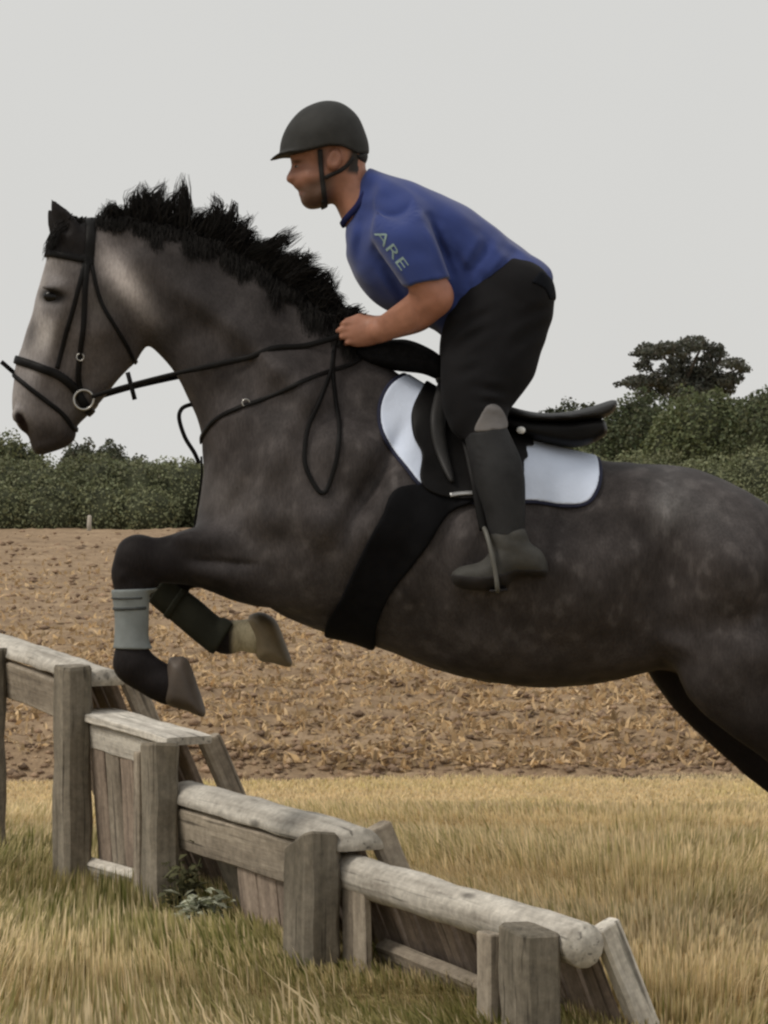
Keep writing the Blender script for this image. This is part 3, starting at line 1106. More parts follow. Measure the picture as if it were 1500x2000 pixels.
def wood_piece(name, p0, p1, wdt, thk, up, mat, shape='box', seg=8, seed=0, rough=0.0035, tilt0=0.0, taper=1.0):
    """a piece along p0->p1; local x is the grain. tilt0 slants the far end cut."""
    p0, p1 = np.array(p0, float), np.array(p1, float)
    L = np.linalg.norm(p1 - p0)
    x = (p1 - p0) / L
    z = np.array(up, float); z -= (z @ x) * x; z /= np.linalg.norm(z)
    y = np.cross(z, x)
    if shape == 'box':
        b = 0.16 * min(wdt, thk)
        h, k = wdt / 2, thk / 2
        sec = np.array([(-h, -k + b), (-h, k - b), (-h + b, k), (h - b, k), (h, k - b), (h, -k + b), (h - b, -k), (-h + b, -k)])
    elif shape == 'half':
        a = np.linspace(0, math.pi, 10)
        sec = np.stack([np.cos(a) * wdt / 2, np.sin(a) * thk - thk * .25], 1)
        sec = np.concatenate([sec, np.array([(-wdt * .46, -thk * .32), (wdt * .46, -thk * .32)])])
        sec = sec[::-1]
    else:
        a = np.arange(14) / 14 * 2 * math.pi
        sec = np.stack([-np.cos(a) * wdt / 2, np.sin(a) * thk / 2], 1)
    ns_ = len(sec)
    V, F = [], []
    tt = np.linspace(0, 1, seg + 1)
    tt = np.concatenate([[0.0], tt * (1 - 0.02) + 0.01, [1.0]])
    for j, t in enumerate(tt):
        sc = 0.93 if j in (0, len(tt) - 1) else 1.0
        sc *= 1 + (taper - 1) * t
        for (yy, zz) in sec:
            xx = -L / 2 + L * t + (tilt0 * yy if t > 0.5 else 0)
            V.append((xx, yy * sc, zz * sc))
    V = np.array(V)
    V += rough * np.stack([vnoise(V + seed, 9, 1), vnoise(V * [1, 1, 1] + seed, 12, 2), vnoise(V + seed, 12, 3)], 1)
    n = len(tt)
    for i in range(n - 1):
        for j in range(ns_):
            F.append((i * ns_ + j, (i + 1) * ns_ + j, (i + 1) * ns_ + (j + 1) % ns_, i * ns_ + (j + 1) % ns_))
    F.append(tuple(range(ns_)))
    F.append(tuple((n - 1) * ns_ + j for j in range(ns_ - 1, -1, -1)))
    me = mesh_data(name, V, F, smooth=(shape != 'box'))
    me.materials.append(mat)
    o = bpy.data.objects.new(name, me)
    COL.objects.link(o)
    M = Matrix(((x[0], y[0], z[0], 0), (x[1], y[1], z[1], 0), (x[2], y[2], z[2], 0), (0, 0, 0, 1)))
    M.translation = Vector((p0 + p1) / 2 - WLOC[fence.name])
    o.parent = fence
    o.matrix_local = M
    return o


SLOPE = 0.44
#        s0     s1    z-top  log  kind
SECT = [(-0.93, 0.03, 0.720, 0.100, 'half'), (-0.083, 0.655, 0.534, 0.10, 'cap'), (0.617, 1.688, 0.386, 0.110, 'half'), (1.565, 2.77, 0.276, 0.098, 'log')]
TILT = [0.034, 0.015, 0.013, 0.015]
POSTS = [(-0.70, 0.70, 0.10, 0.09), (0.0, 0.682, 0.108, 0.09), (0.665, 0.500, 0.092, 0.085), (1.605, 0.335, 0.135, 0.10), (2.70, 0.243, 0.125, 0.10)]
for i, (s, h, a_, b_) in enumerate(POSTS):
    wood_piece('post', FP(s, 0, -0.25), FP(s + (.01 if i % 2 else -.008), 0.0, h), a_, b_, [FN[0], FN[1], 0], W_POST, 'box', 10, 10 + i, 0.010, tilt0=(0.35 if i == 3 else -0.15 if i == 4 else 0.08))
# the split second upright nailed beside two of the posts
wood_piece('batten', FP(0.585, -0.03, -0.1), FP(0.588, -0.03, 0.475), 0.035, 0.03, [FN[0], FN[1], 0], W_BOARD, 'box', 5, 31)
wood_piece('batten', FP(2.585, -0.045, -0.2), FP(2.585, -0.04, 0.225), 0.06, 0.035, [FN[0], FN[1], 0], W_BOARD, 'box', 5, 32)
for i, (s0, s1, z, dia, kind) in enumerate(SECT):
    lean = np.array([FN[0], FN[1], SLOPE])
    offr = 0.10
    za, zb = z + TILT[i], z - TILT[i]
    if kind == 'log':
        wood_piece('top_rail', FP(s0, offr, za - dia / 2), FP(s1, offr, zb - dia / 2), dia, dia, [0, 0, 1], W_LOG, 'round', 14, 40 + i, 0.006, taper=1.06)
    elif kind == 'half':
        wood_piece('top_rail', FP(s0, offr, za - 0.05), FP(s1, offr, zb - 0.05), dia * 1.25, dia * 0.50, [0, 0, 1], W_LOG, 'half', 12, 40 + i, 0.005)
        wood_piece('rail_board', FP(s0 + .02, offr - 0.035, za - 0.137), FP(s1 - .06, offr - 0.035, zb - 0.135), 0.12, 0.035, [FN[0], FN[1], 0.15], W_BOARD, 'box', 10, 50 + i)
    else:
        wood_piece('top_rail', FP(s0, offr - .01, za - 0.014), FP(s1, offr - .01, zb - 0.014), 0.15, 0.024, [0, 0, 1], W_LOG, 'box', 10, 40 + i)
        wood_piece('rail_board', FP(s0 + .02, offr - 0.045, za - 0.068), FP(s1 - .06, offr - 0.045, zb - 0.066), 0.078, 0.035, [FN[0], FN[1], 0.15], W_LOG, 'box', 10, 50 + i)
    # sloping planks on the take-off side
    zt = z - 0.045
    s = s0 + (0.36 if i == 0 else 0.06)
    q = 0
    end = s1 - (0.09 if i < 3 else 0.05)
    rr = np.random.default_rng(100 + i)
    while s < end:
        wd = 0.088 + 0.014 * rr.random()
        top = FP(s, offr + 0.035, zt - 0.01 * rr.random())
        bot = FP(s + rr.normal(0, .006), offr + 0.035 + SLOPE * (zt + .08), -0.08)
        wood_piece('plank', top, bot, wd - 0.020, 0.022, [FN[0], FN[1], SLOPE], W_PLANK, 'box', 4, 200 + 20 * i + q, 0.003)
        s += wd + 0.002
        q += 1
    # end brace of the frame
    wood_piece('brace', FP(s1 - 0.03, offr + 0.065, zt + 0.02), FP(s1 - 0.02, offr + 0.08 + SLOPE * (zt + .12), -0.12), 0.05, 0.06, [FN[0], FN[1], SLOPE], W_LOG if i == 3 else W_BOARD, 'box', 5, 60 + i)
    if i in (1, 3):
        zl = 0.065 if i == 1 else 0.035
        ol = 0.058 if i == 1 else offr + SLOPE * (zt - zl) - 0.012
        wood_piece('lower_rail', FP(s0 + (.06 if i == 1 else .12), ol, zl), FP(s1 - (.15 if i == 1 else .24), ol, zl - (0 if i == 1 else 0.045)), 0.085, 0.04, [FN[0], FN[1], SLOPE], W_LOG if i == 1 else W_BOARD, 'box', 8, 70 + i)
    if i == 1:
        for q, sp in enumerate((0.085, 0.19, 0.295, 0.40)):
            wood_piece('panel_board', FP(sp, 0.085, 0.04), FP(sp + 0.004 * q, 0.055, 0.455), 0.098, 0.02, [FN[0], FN[1], 0.1], W_BOARD if q % 2 else W_PLANK, 'box', 5, 300 + q, 0.003)
    if i == 3:
        wood_piece('panel_board', FP(1.715, 0.080, -0.1), FP(1.71, 0.074, 0.225), 0.12, 0.022, [FN[0], FN[1], 0.1], W_BOARD, 'box', 5, 310, 0.003)
    if i == 2:
        for q, sp in enumerate((1.10, 1.22, 1.34, 1.46)):
            wood_piece('panel_board', FP(sp, 0.10, -0.1), FP(sp - .03, 0.075, 0.235), 0.112, 0.02, [FN[0], FN[1], 0.1], W_PLANK, 'box', 5, 320 + q, 0.003)
        wood_piece('side_board', FP(0.76, offr + 0.0, z - 0.06), FP(0.90, offr + 0.12, -0.08), 0.13, 0.025, [FN[0], FN[1], SLOPE], W_POST, 'box', 5, 75)


# ---- weed against the jump
def weed(name, base, label, n, spread, hgt, seed, col):
    t = thing(name, label, 'weed', (base[0], base[1], 0), 'weeds growing at the jump')
    r = np.random.default_rng(seed)
    stems, VV, CC = [], [], []
    for i in range(n):
        a = r.random() * 6.28
        tip = np.array([base[0] + math.cos(a) * spread * r.random(), base[1] + math.sin(a) * spread * r.random(), hgt * (0.45 + 0.6 * r.random())])
        st_ = np.linspace(0, 1, 6)[:, None]
        P = np.array([base[0] + r.normal(0, .02), base[1] + r.normal(0, .02), 0.0]) * (1 - st_) + tip * st_
        P[:, :2] += (st_ ** 2) * r.normal(0, 0.03, 2)
        stems.append(tube(P, 0.003 - 0.0018 * st_[:, 0], 5))
        for k in range(12):
            q = P[1 + int(r.random() * 4.9)] + r.normal(0, 0.008, 3)
            ang = r.random() * 6.28
            dr = np.array([math.cos(ang), math.sin(ang), 0.35 * r.normal()])
            L = 0.022 + 0.03 * r.random()
            sd = np.cross(dr, [0, 0, 1]); sd /= np.linalg.norm(sd)
            VV.append(np.array([q, q + dr * L * .5 + sd * L * .28 + [0, 0, .006], q + dr * L, q + dr * L * .5 - sd * L * .28 + [0, 0, .006]]))
            CC.append(np.tile(np.array(col) * (0.6 + 0.8 * r.random()), (4, 1)))
    V, F = join(stems)
    mesh_obj('stems', V, F, simple_mat('weed_stem', (0.13, 0.13, 0.06), 0.8, 0.2, 20, 0), t)
    V = np.concatenate(VV)
    o = mesh_obj('leaves', V, np.arange(len(V)).reshape(-1, 4), leaf_m, t, np.concatenate(CC), smooth=False)
    o['kind'] = 'stuff'
    return t


b = FP(0.985, -0.03, 0)
weed('leafy_weed', b, 'silvery grey-green leafy weed at the foot of the second-lowest section', 26, 0.055, 0.125, 5, (0.52, 0.54, 0.42))
b = FP(0.775, 0.02, 0)
weed('leafy_weed', b, 'dark climbing weed clinging to the narrow split post', 10, 0.03, 0.20, 6, (0.12, 0.12, 0.06))

# ================================================================== the horse
HG = Grid(0, 1840, 372, 1900, -262, 262, 5.0)
HORSE_OUT = [(178, 430), (235, 428), (300, 437), (370, 457), (440, 483), (510, 522), (570, 562), (625, 607), (670, 647), (705, 680), (760, 716), (830, 760), (920, 812), (1000, 848), (1090, 880), (1180, 900),
             (1260, 906), (1330, 912), (1400, 932), (1460, 960), (1520, 1000), (1575, 1055), (1612, 1120), (1630, 1190), (1620, 1260), (1590, 1330), (1540, 1380), (1480, 1390), (1400, 1350), (1330, 1318), (1290, 1308),
             (1255, 1314), (1180, 1331), (1080, 1340), (950, 1332), (850, 1307), (760, 1273), (690, 1246), (630, 1232), (560, 1206), (500, 1172), (445, 1145), (405, 1105), (385, 1060), (384, 1020), (391, 975), (397, 930), (396, 888), (390, 835),
             (371, 785), (345, 736), (318, 700), (292, 676), (279, 684), (264, 708), (248, 722), (222, 754), (194, 788), (170, 812), (150, 834), (148, 852), (138, 868), (112, 881), (76, 890), (62, 876), (54, 852),
             (38, 838), (27, 812), (24, 782), (26, 745), (33, 705), (45, 670), (55, 640), (66, 600), (78, 556), (90, 512), (97, 478), (112, 450), (145, 434)]
HORSE_CT = [(60, 830, 47, 42), (95, 868, 36, 28), (40, 800, 45, 38), (48, 705, 36, 40), (110, 720, 52, 70), (80, 780, 48, 55), (190, 640, 66, 80), (240, 690, 52, 55), (160, 795, 42, 36), (105, 520, 62, 55), (110, 580, 72, 65), (150, 560, 76, 80),
            (170, 480, 60, 58), (190, 442, 46, 40), (270, 640, 56, 66), (300, 520, 62, 90), (260, 455, 40, 45), (330, 640, 70, 90), (400, 600, 78, 120), (450, 510, 45, 60), (420, 740, 95, 110), (500, 650, 95, 140),
            (580, 595, 52, 70), (480, 850, 138, 130), (420, 950, 128, 90), (560, 760, 125, 170), (690, 705, 58, 80), (730, 770, 95, 140), (580, 950, 176, 200), (680, 900, 182, 230), (600, 1150, 155, 120), (480, 1080, 150, 100),
            (700, 1150, 182, 190), (780, 1000, 207, 260), (880, 830, 125, 110), (950, 1080, 224, 245), (1100, 1150, 228, 230), (1080, 930, 150, 120), (1240, 1150, 207, 205), (1250, 960, 165, 120), (1360, 965, 160, 110), (1400, 1130, 208, 200),
            (1540, 1180, 168, 120), (1480, 1330, 150, 110), (1590, 1250, 110, 80), (1000, 1300, 185, 130), (1270, 1285, 160, 90)]
HORSE_BP = [(200, 640, 55, 45, 60, 7), (115, 650, 70, 12, 105, 5), (112, 560, 26, 12, 20, 8), (112, 584, 20, 13, 0, -6), (160, 760, 60, 14, 120, -5), (350, 800, 150, 22, 60, -9), (560, 850, 190, 34, 125, 12), (640, 1030, 75, 60, 30, 14), (520, 1020, 60, 40, 60, 10), (720, 960, 130, 20, 120, -12),
            (470, 980, 90, 20, 120, -8), (1280, 1120, 60, 90, 20, -16), (1400, 1080, 110, 70, 30, 12), (1330, 1270, 60, 30, 30, 14), (1000, 1000, 30, 140, 10, 2), (900, 1050, 26, 140, 12, 2.5), (830, 1060, 24, 130, 14, 2.5), (1090, 1020, 26, 130, 5, 2), (430, 620, 140, 26, 35, 7), (540, 720, 90, 24, 40, 6),
            (1480, 1120, 16, 120, 15, -7), (500, 1110, 40, 14, 5, -6)]
HORSE_BP = [(a, b, c, d, e, f * (1.5 if a < 300 else 2.7)) for a, b, c, d, e, f in HORSE_BP]
HG.inflate(HORSE_OUT, HORSE_CT, bumps=HORSE_BP)
# nearer and farther ear
EAR = [(104, 392), (122, 402), (140, 416), (158, 440), (166, 470), (156, 494), (132, 484), (112, 455), (104, 420)]
HG.inflate(EAR, [(108, 398, 5, 7), (130, 425, 15, 16), (150, 470, 21, 22)], w0=-42, k=10)
HG.inflate([(u - 15, v + 12) for u, v in EAR], [(108, 398, 5, 7), (130, 425, 15, 16), (150, 470, 21, 22)], w0=42, k=10)
HG.ell((124, 432, -58), (12, 34, 11), 5, 'carve', -32)
HG.ell((109, 444, 58), (12, 34, 11), 5, 'carve', -32)
# nostrils and the corner of the mouth
for sd in (-1, 1):
    HG.ell((46, 826, sd * 42), (8, 22, 13), 6, 'carve', -18)
    HG.ell((40, 812, sd * 38), (15, 17, 10), 10)
    HG.ell((48, 828, sd * 47), (6, 20, 13), 5, 'carve', -18)
    HG.ell((96, 858, sd * 46), (34, 3.5, 14), 5, 'carve', -14)
    HG.ell((112, 569, sd * 70), (27, 7, 8), 8, 'union', 10)
    HG.ell((111, 584, sd * 78), (20, 12, 8), 5, 'carve', 8)
# near foreleg
NF_ARM = [(600, 1080, 110, 70, -100), (500, 1098, 78, 62, -106), (420, 1085, 62, 52, -108), (352, 1088, 48, 42, -108), (312, 1092, 42, 36, -107), (282, 1092, 42, 40, -106)]
NF_CAN = [(276, 1082, 40, 40, -106), (262, 1112, 35, 36, -106), (264, 1150, 31, 31, -106), (266, 1200, 27, 25, -106), (266, 1250, 28, 26, -106), (272, 1288, 38, 33, -106), (302, 1318, 33, 31, -106), (336, 1330, 38, 36, -106)]
HG.loft(NF_ARM, 26)
HG.loft(NF_CAN, 14)
HG.ell((430, 1056, -138), (80, 22, 26), 14, 'union', 4)
HG.ell((450, 1118, -140), (70, 20, 26), 14, 'union', 10)
HG.ell((415, 1092, -168), (90, 6, 16), 10, 'carve', 4)
HG.ell((418, 1062, -60), (40, 46, 50), 24)
HG.ell((252, 1120, -130), (10, 12, 14), 6)
HG.ell((260, 1086, -106), (21, 32, 34), 10)
HG.ell((268, 1292, -106), (38, 32, 34), 12)
HG.ell((310, 1294, -106), (26, 16, 26), 10, 'union', 25)
HG.ell((300, 1130, -106), (16, 18, 24), 12)
# far foreleg, tucked further back
FF_ARM = [(600, 1080, 105, 65, 95), (500, 1095, 74, 58, 98), (410, 1095, 58, 50, 98), (335, 1110, 46, 42, 96), (300, 1122, 42, 40, 95)]
FF_CAN = [(296, 1118, 40, 38, 95), (312, 1150, 35, 34, 95), (350, 1190, 29, 27, 95), (408, 1240, 28, 26, 95), (436, 1250, 34, 31, 95), (466, 1246, 31, 29, 95), (492, 1248, 36, 34, 95)]
HG.loft(FF_ARM, 22)
HG.loft(FF_CAN, 12)
# hind legs, driving off the ground
NH = [(1450, 1190, 120, 70, -100), (1432, 1265, 128, 92, -116), (1460, 1345, 92, 74, -116), (1560, 1450, 66, 54, -108), (1655, 1555, 46, 42, -102)]
NH2 = [(1655, 1555, 44, 42, -102), (1690, 1640, 32, 30, -102), (1716, 1730, 30, 28, -102), (1728, 1780, 36, 32, -102), (1712, 1820, 31, 29, -102), (1698, 1845, 38, 36, -102)]
FH = [(1440, 1190, 120, 70, 95), (1390, 1240, 125, 90, 110), (1372, 1318, 84, 70, 110), (1450, 1412, 74, 54, 104), (1560, 1530, 52, 44, 100), (1606, 1590, 46, 42, 98)]
FH2 = [(1606, 1590, 44, 42, 98), (1650, 1665, 32, 30, 98), (1684, 1745, 30, 28, 98), (1696, 1790, 36, 32, 98), (1680, 1826, 31, 29, 98), (1664, 1848, 38, 36, 98)]
HG.loft(NH, 22); HG.loft(NH2, 14); HG.loft(FH, 20); HG.loft(FH2, 14)
HG.ell((1680, 1556, -102), (26, 30, 30), 14)
HG.ell((1632, 1592, 98), (26, 30, 30), 14)
HG.normalise()

hV, hQ = HG.mesh(3)
# small muscle and skin unevenness
nrm = HG.grad(hV)
hV = hV + nrm * (3.2 * vnoise(hV, 1 / 85.0, 12) * smooth01(hV[:, 0], 330, 480) + 1.5 * vnoise(hV, 1 / 34.0, 13))[:, None]


def horse_colour(P):
    u, v, w = P[:, 0], P[:, 1], P[:, 2]
    n1 = vnoise(P, 1 / 70.0, 21); n2 = vnoise(P, 1 / 24.0, 22); n3 = vnoise(P * [1, .55, 1], 1 / 11.0, 23)
    c = np.tile(np.array([0.057, 0.0500, 0.0492]), (len(P), 1))
    c *= (1 + 0.26 * n1 + 0.20 * n2 + 0.16 * n3)[:, None]

    def blend(mask, col):
        nonlocal c
        c = c * (1 - mask[:, None]) + np.array(col)[None] * mask[:, None]

    def spot(cu, cv, su, sv, ang=0.0):
        ca, sa = math.cos(math.radians(ang)), math.sin(math.radians(ang))
        x = (u - cu) * ca + (v - cv) * sa
        y = -(u - cu) * sa + (v - cv) * ca
        return np.exp(-(x / su) ** 2 - (y / sv) ** 2)
    # upper neck darker, rump with pale flecks and a painted highlight, flank brownish
    blend(0.55 * spot(420, 560, 190, 70, 33) , (0.030, 0.027, 0.027))
    blend(0.45 * spot(330, 640, 90, 120, 20), (0.026, 0.023, 0.023))
    blend(0.30 * spot(1200, 1200, 300, 130), (0.046, 0.036, 0.030))
    fl = smooth01(n2 + 0.6 * n3, 0.35, 0.9)
    blend(0.30 * fl * smooth01(u, 400, 520) * smooth01(1600 - u, 0, 200) * smooth01(v, 700, 900) * (1 - smooth01(v, 1200, 1330)) , (0.135, 0.122, 0.118))
    blend(0.55 * spot(1290, 985, 28, 40, 20) * (0.6 + 0.4 * n3), (0.30, 0.29, 0.29))  # highlight on the croup, put into the coat colour
    blend(0.45 * spot(1340, 985, 90, 45, 25), (0.105, 0.100, 0.100))
    blend(0.40 * spot(440, 970, 70, 40, 20), (0.17, 0.155, 0.15))  # bright highlight painted on the front of the chest
    blend(0.30 * spot(560, 930, 120, 60, -20), (0.105, 0.092, 0.088))
    # face
    head = 1 - smooth01(u * 0.86 + v * -0.42, 0, 45)
    head = (1 - smooth01(u - (150 + 0.30 * (v - 500)) , 70, 150)) * (1 - smooth01(u, 260, 330))
    blend(head * 0.92, (0.118, 0.104, 0.101))
    blend(head * np.clip(0.72 + 0.5 * n1 + 0.2 * n2, 0, 1) * (1 - smooth01(u - (92 - 0.28 * (v - 560)), 0, 62)), (0.40, 0.372, 0.366))
    blend(0.9 * spot(246, 552, 22, 70, -36), (0.62, 0.56, 0.54))
    blend(0.75 * spot(212, 600, 40, 36), (0.085, 0.075, 0.066))
    blend(0.85 * spot(245, 655, 45, 60, 20), (0.045, 0.038, 0.036))
    blend(0.6 * spot(96, 655, 16, 36, 15), (0.66, 0.62, 0.61))
    blend(0.75 * spot(64, 652, 13, 34, 15), (0.075, 0.07, 0.07))
    blend(0.75 * spot(134, 536, 20, 22, 0), (0.085, 0.075, 0.072))
    blend(0.95 * smooth01(spot(110, 582, 32, 18, 10), 0.1, 0.8), (0.010, 0.009, 0.009))
    blend(0.7 * spot(112, 612, 26, 15, 8), (0.10, 0.09, 0.088))
    blend(smooth01(v + 0.25 * u, 838, 882) * (1 - smooth01(u, 150, 210)) * 0.9, (0.036, 0.030, 0.028))
    blend(smooth01(spot(47, 827, 12, 30, -22), 0.35, 0.7) * 0.95, (0.016, 0.008, 0.008))
    blend(0.7 * spot(165, 800, 34, 30), (0.075, 0.068, 0.062))
    # ears, forehead and poll black
    blend((1 - smooth01(v - 0.30 * (u - 100), 488, 505)) * (1 - smooth01(u, 172, 190)), (0.020, 0.018, 0.018))
    # black points
    fore = smooth01(v, 1015, 1050) * (1 - smooth01(u, 330, 520 + 0.0 * u))
    fore = np.maximum(fore, smooth01(v, 1100, 1150) * (1 - smooth01(u, 420, 560)))
    blend(fore * 0.93, (0.013, 0.011, 0.0115))
    hind = smooth01(v + 0.35 * (u - 1400), 1290, 1480) * smooth01(u, 1240, 1290)
    blend(hind * 0.85, (0.020, 0.017, 0.017))
    blend(smooth01(w, 10, 50) * smooth01(v, 1270, 1320) * smooth01(u, 1230, 1262) * 0.9, (0.014, 0.012, 0.012))
    # pale far pastern
    blend(smooth01(u, 444, 456) * smooth01(w, 20, 50) * smooth01(v, 1190, 1200) * (1 - smooth01(u, 560, 580)) * 0.9, (0.44, 0.39, 0.27))
    return np.clip(c, 0.004, 0.8)


def coat_mat():
    m, nt, bs = ntree('grey_coat')
    a = nt.nodes.new('ShaderNodeAttribute'); a.attribute_name = 'Col'
    vec = coords(nt)
    wrp = noise_node(nt, vec, 7.0, 3)
    vm = nt.nodes.new('ShaderNodeVectorMath'); vm.operation = 'MULTIPLY_ADD'
    vm.inputs[1].default_value = (0.05, 0.05, 0.05)
    nt.links.new(wrp.outputs['Color'], vm.inputs[0]); nt.links.new(vec, vm.inputs[2])
    vo = nt.nodes.new('ShaderNodeTexVoronoi'); vo.feature = 'SMOOTH_F1'
    vo.inputs['Scale'].default_value = 20.0
    nt.links.new(vm.outputs['Vector'], vo.inputs['Vector'])
    dap = maprange(nt, vo.outputs['Distance'], 0.12, 0.62, 1.12, 0.92)
    st = coords(nt, (60, 60, 18))
    hair = noise_node(nt, st, 3.0, 5, 0.7)
    c = scale_col(nt, a.outputs['Color'], dap)
    c = scale_col(nt, c, maprange(nt, hair.outputs['Fac'], 0.25, 0.75, 0.68, 1.32))
    nt.links.new(c, bs.inputs['Base Color'])
    bs.inputs['Roughness'].default_value = 0.55
    bs.inputs['Specular IOR Level'].default_value = 0.05
    b = nt.nodes.new('ShaderNodeBump'); b.inputs['Strength'].default_value = 0.25; b.inputs['Distance'].default_value = 0.003
    nt.links.new(hair.outputs['Fac'], b.inputs['Height'])
    nt.links.new(b.outputs['Normal'], bs.inputs['Normal'])
    return m


HX = 1480
HBASE = ((HX - 750) / 750, 0.0, 0.0)
horse = thing('horse', 'dark dapple grey horse leaping over the stepped wooden jump', 'horse', HBASE)
sv_obj('body', hV, hQ, coat_mat(), horse, horse_colour(hV))

# hooves
HOOF_N = [(336, 1284), (350, 1277), (372, 1280), (392, 1330), (408, 1390), (372, 1380), (328, 1360)]
HOOF_F = [(480, 1212), (494, 1201), (512, 1201), (536, 1217), (552, 1255), (568, 1307), (530, 1301), (500, 1293), (488, 1250)]
hoof_m = simple_mat('hoof_horn', (0.075, 0.058, 0.046), 0.55, 0.3, 14, 0.25, 60, stretch=(1, 1, 1))
hoofp_m = simple_mat('pale_hoof_horn', (0.17, 0.135, 0.085), 0.6, 0.3, 14, 0.25, 60)
for pts, w0, m, lab in ((HOOF_N, -106, hoof_m, None), (HOOF_F, 95, hoofp_m, 'pale horn hoof of the tucked far foreleg')):
    g = Grid(min(p[0] for p in pts) - 30, max(p[0] for p in pts) + 30, min(p[1] for p in pts) - 30, max(p[1] for p in pts) + 30, w0 - 80, w0 + 80, 4.0)
    g.inflate(pts, [(p[0], p[1], 44, 26) for p in pts], w0=w0, n=4)
    V, Q = g.mesh(2)
    o = sv_obj('hoof', V, Q, m, horse)
    if lab: o['label'] = lab
for bu, bv, w0 in ((1690, 1838, -102), (1656, 1842, 98)):
    pts = [(bu - 30, bv - 10), (bu + 28, bv - 14), (bu + 34, bv + 28), (bu - 62, bv + 28)]
    g = Grid(bu - 100, bu + 80, bv - 50, bv + 70, w0 - 80, w0 + 80, 5.0)
    g.inflate(pts, [(p[0], p[1], 44, 14) for p in pts], w0=w0, n=4)
    V, Q = g.mesh(2)
    sv_obj('hoof', V, Q, hoof_m, horse)

# eyes
eye_m = simple_mat('horse_eye', (0.006, 0.005, 0.005), 0.25, 0.1, 5, 0, spec=0.25)
for sd in (-1, 1):
    ws = HG.surf([(111, 583)], sd)[0]
    V, F = ball((0, 0, 0), (1, 1, 1), 3, 20, 14)
    V = V / np.linalg.norm(V, axis=1)[:, None]
    th = np.linspace(0, 1, 3)
    P = []
    F = []
    nu, nv = 20, 12
    for j in range(nv + 1):
        for i in range(nu):
            a, b_ = math.pi * j / nv, 2 * math.pi * i / nu
            P.append((110 + 20 * math.sin(a) * math.cos(b_), 583 + 13 * math.cos(a) - 0.12 * 15 * math.sin(a) * math.cos(b_) * -1, ws + sd * -6 + 10 * math.sin(a) * math.sin(b_)))
    for j in range(nv):
        for i in range(nu):
            F.append((j * nu + i, j * nu + (i + 1) % nu, (j + 1) * nu + (i + 1) % nu, (j + 1) * nu + i))
    sv_obj('eye', np.array(P), F, eye_m, horse)

# hair: mane, forelock, tail
hair_m = simple_mat('black_hair', (0.015, 0.0138, 0.013), 0.6, 0.4, 40, 0, spec=0.06, attr=False)


def strands(roots, tips, bend, rad, seed, nseg=5):
    """tapering three-sided hairs from roots to tips, bowed by bend"""
    n = len(roots)
    t = np.linspace(0, 1, nseg)
    P = roots[:, None, :] * (1 - t)[None, :, None] + tips[:, None, :] * t[None, :, None] + bend[:, None, :] * (4 * t * (1 - t) * (0.6 + 0.8 * t))[None, :, None]
    T = np.gradient(P, axis=1)
    T /= np.linalg.norm(T, axis=2)[:, :, None] + 1e-9
    ref = np.random.default_rng(seed).normal(size=(n, 1, 3))
    A = np.cross(T, ref); A /= np.linalg.norm(A, axis=2)[:, :, None] + 1e-9
    B = np.cross(T, A)
    R = rad[:, None] * (1 - 0.85 * t[None, :] ** 1.5)
    ring = []
    for k in range(3):
        a = 2 * math.pi * k / 3
        ring.append(P + (A * math.cos(a) + B * math.sin(a)) * R[:, :, None])
    V = np.stack(ring, 2)                        # n, nseg, 3, xyz
    base = np.arange(n)[:, None, None] * nseg * 3 + np.arange(nseg - 1)[None, :, None] * 3
    k = np.arange(3)[None, None, :]
    k2 = (k + 1) % 3
    F = np.stack([base + k, base + k2, base + 3 + k2, base + 3 + k], -1).reshape(-1, 4)
    return V.reshape(-1, 3), F


def newton_px(g, P, off=0.0, it=4):
    P = np.array(P, float)
    for _ in range(it):
        P -= (g.sample(P) - off)[:, None] * g.grad(P)
    return P


r = np.random.default_rng(14)
crest = catmull([(192, 426), (235, 432), (300, 441), (370, 461), (440, 487), (510, 526), (570, 566), (625, 611), (668, 648), (690, 668)], 12)
seg = np.concatenate([[0], np.cumsum(np.linalg.norm(np.diff(crest, axis=0), axis=1))]); seg /= seg[-1]


def crest_at(t):
    p = np.stack([np.interp(t, seg, crest[:, k]) for k in (0, 1)], 1)
    q = np.stack([np.interp(np.clip(t + .02, 0, 1), seg, crest[:, k]) - np.interp(np.clip(t - .02, 0, 1), seg, crest[:, k]) for k in (0, 1)], 1)
    q /= np.linalg.norm(q, axis=1)[:, None]
    return p, q


nC = 52
ct = np.sort(r.random(nC))
cl_len = np.interp(ct, [0, .10, .20, .27, .34, .5, .7, .85, 1.0], [30, 50, 74, 84, 74, 74, 72, 56, 24]) * (0.62 + 0.66 * r.random(nC))
cp, cq = crest_at(ct)
up = np.stack([cq[:, 1], -cq[:, 0]], 1)
lean = np.interp(ct, [0, .2, .5, 1.0], [0.15, -0.1, 0.2, 0.55]) + r.normal(0, 0.38, nC)
ctip = cp + up * cl_len[:, None] + cq * (lean * cl_len)[:, None]
cw = r.normal(0, 16, nC)
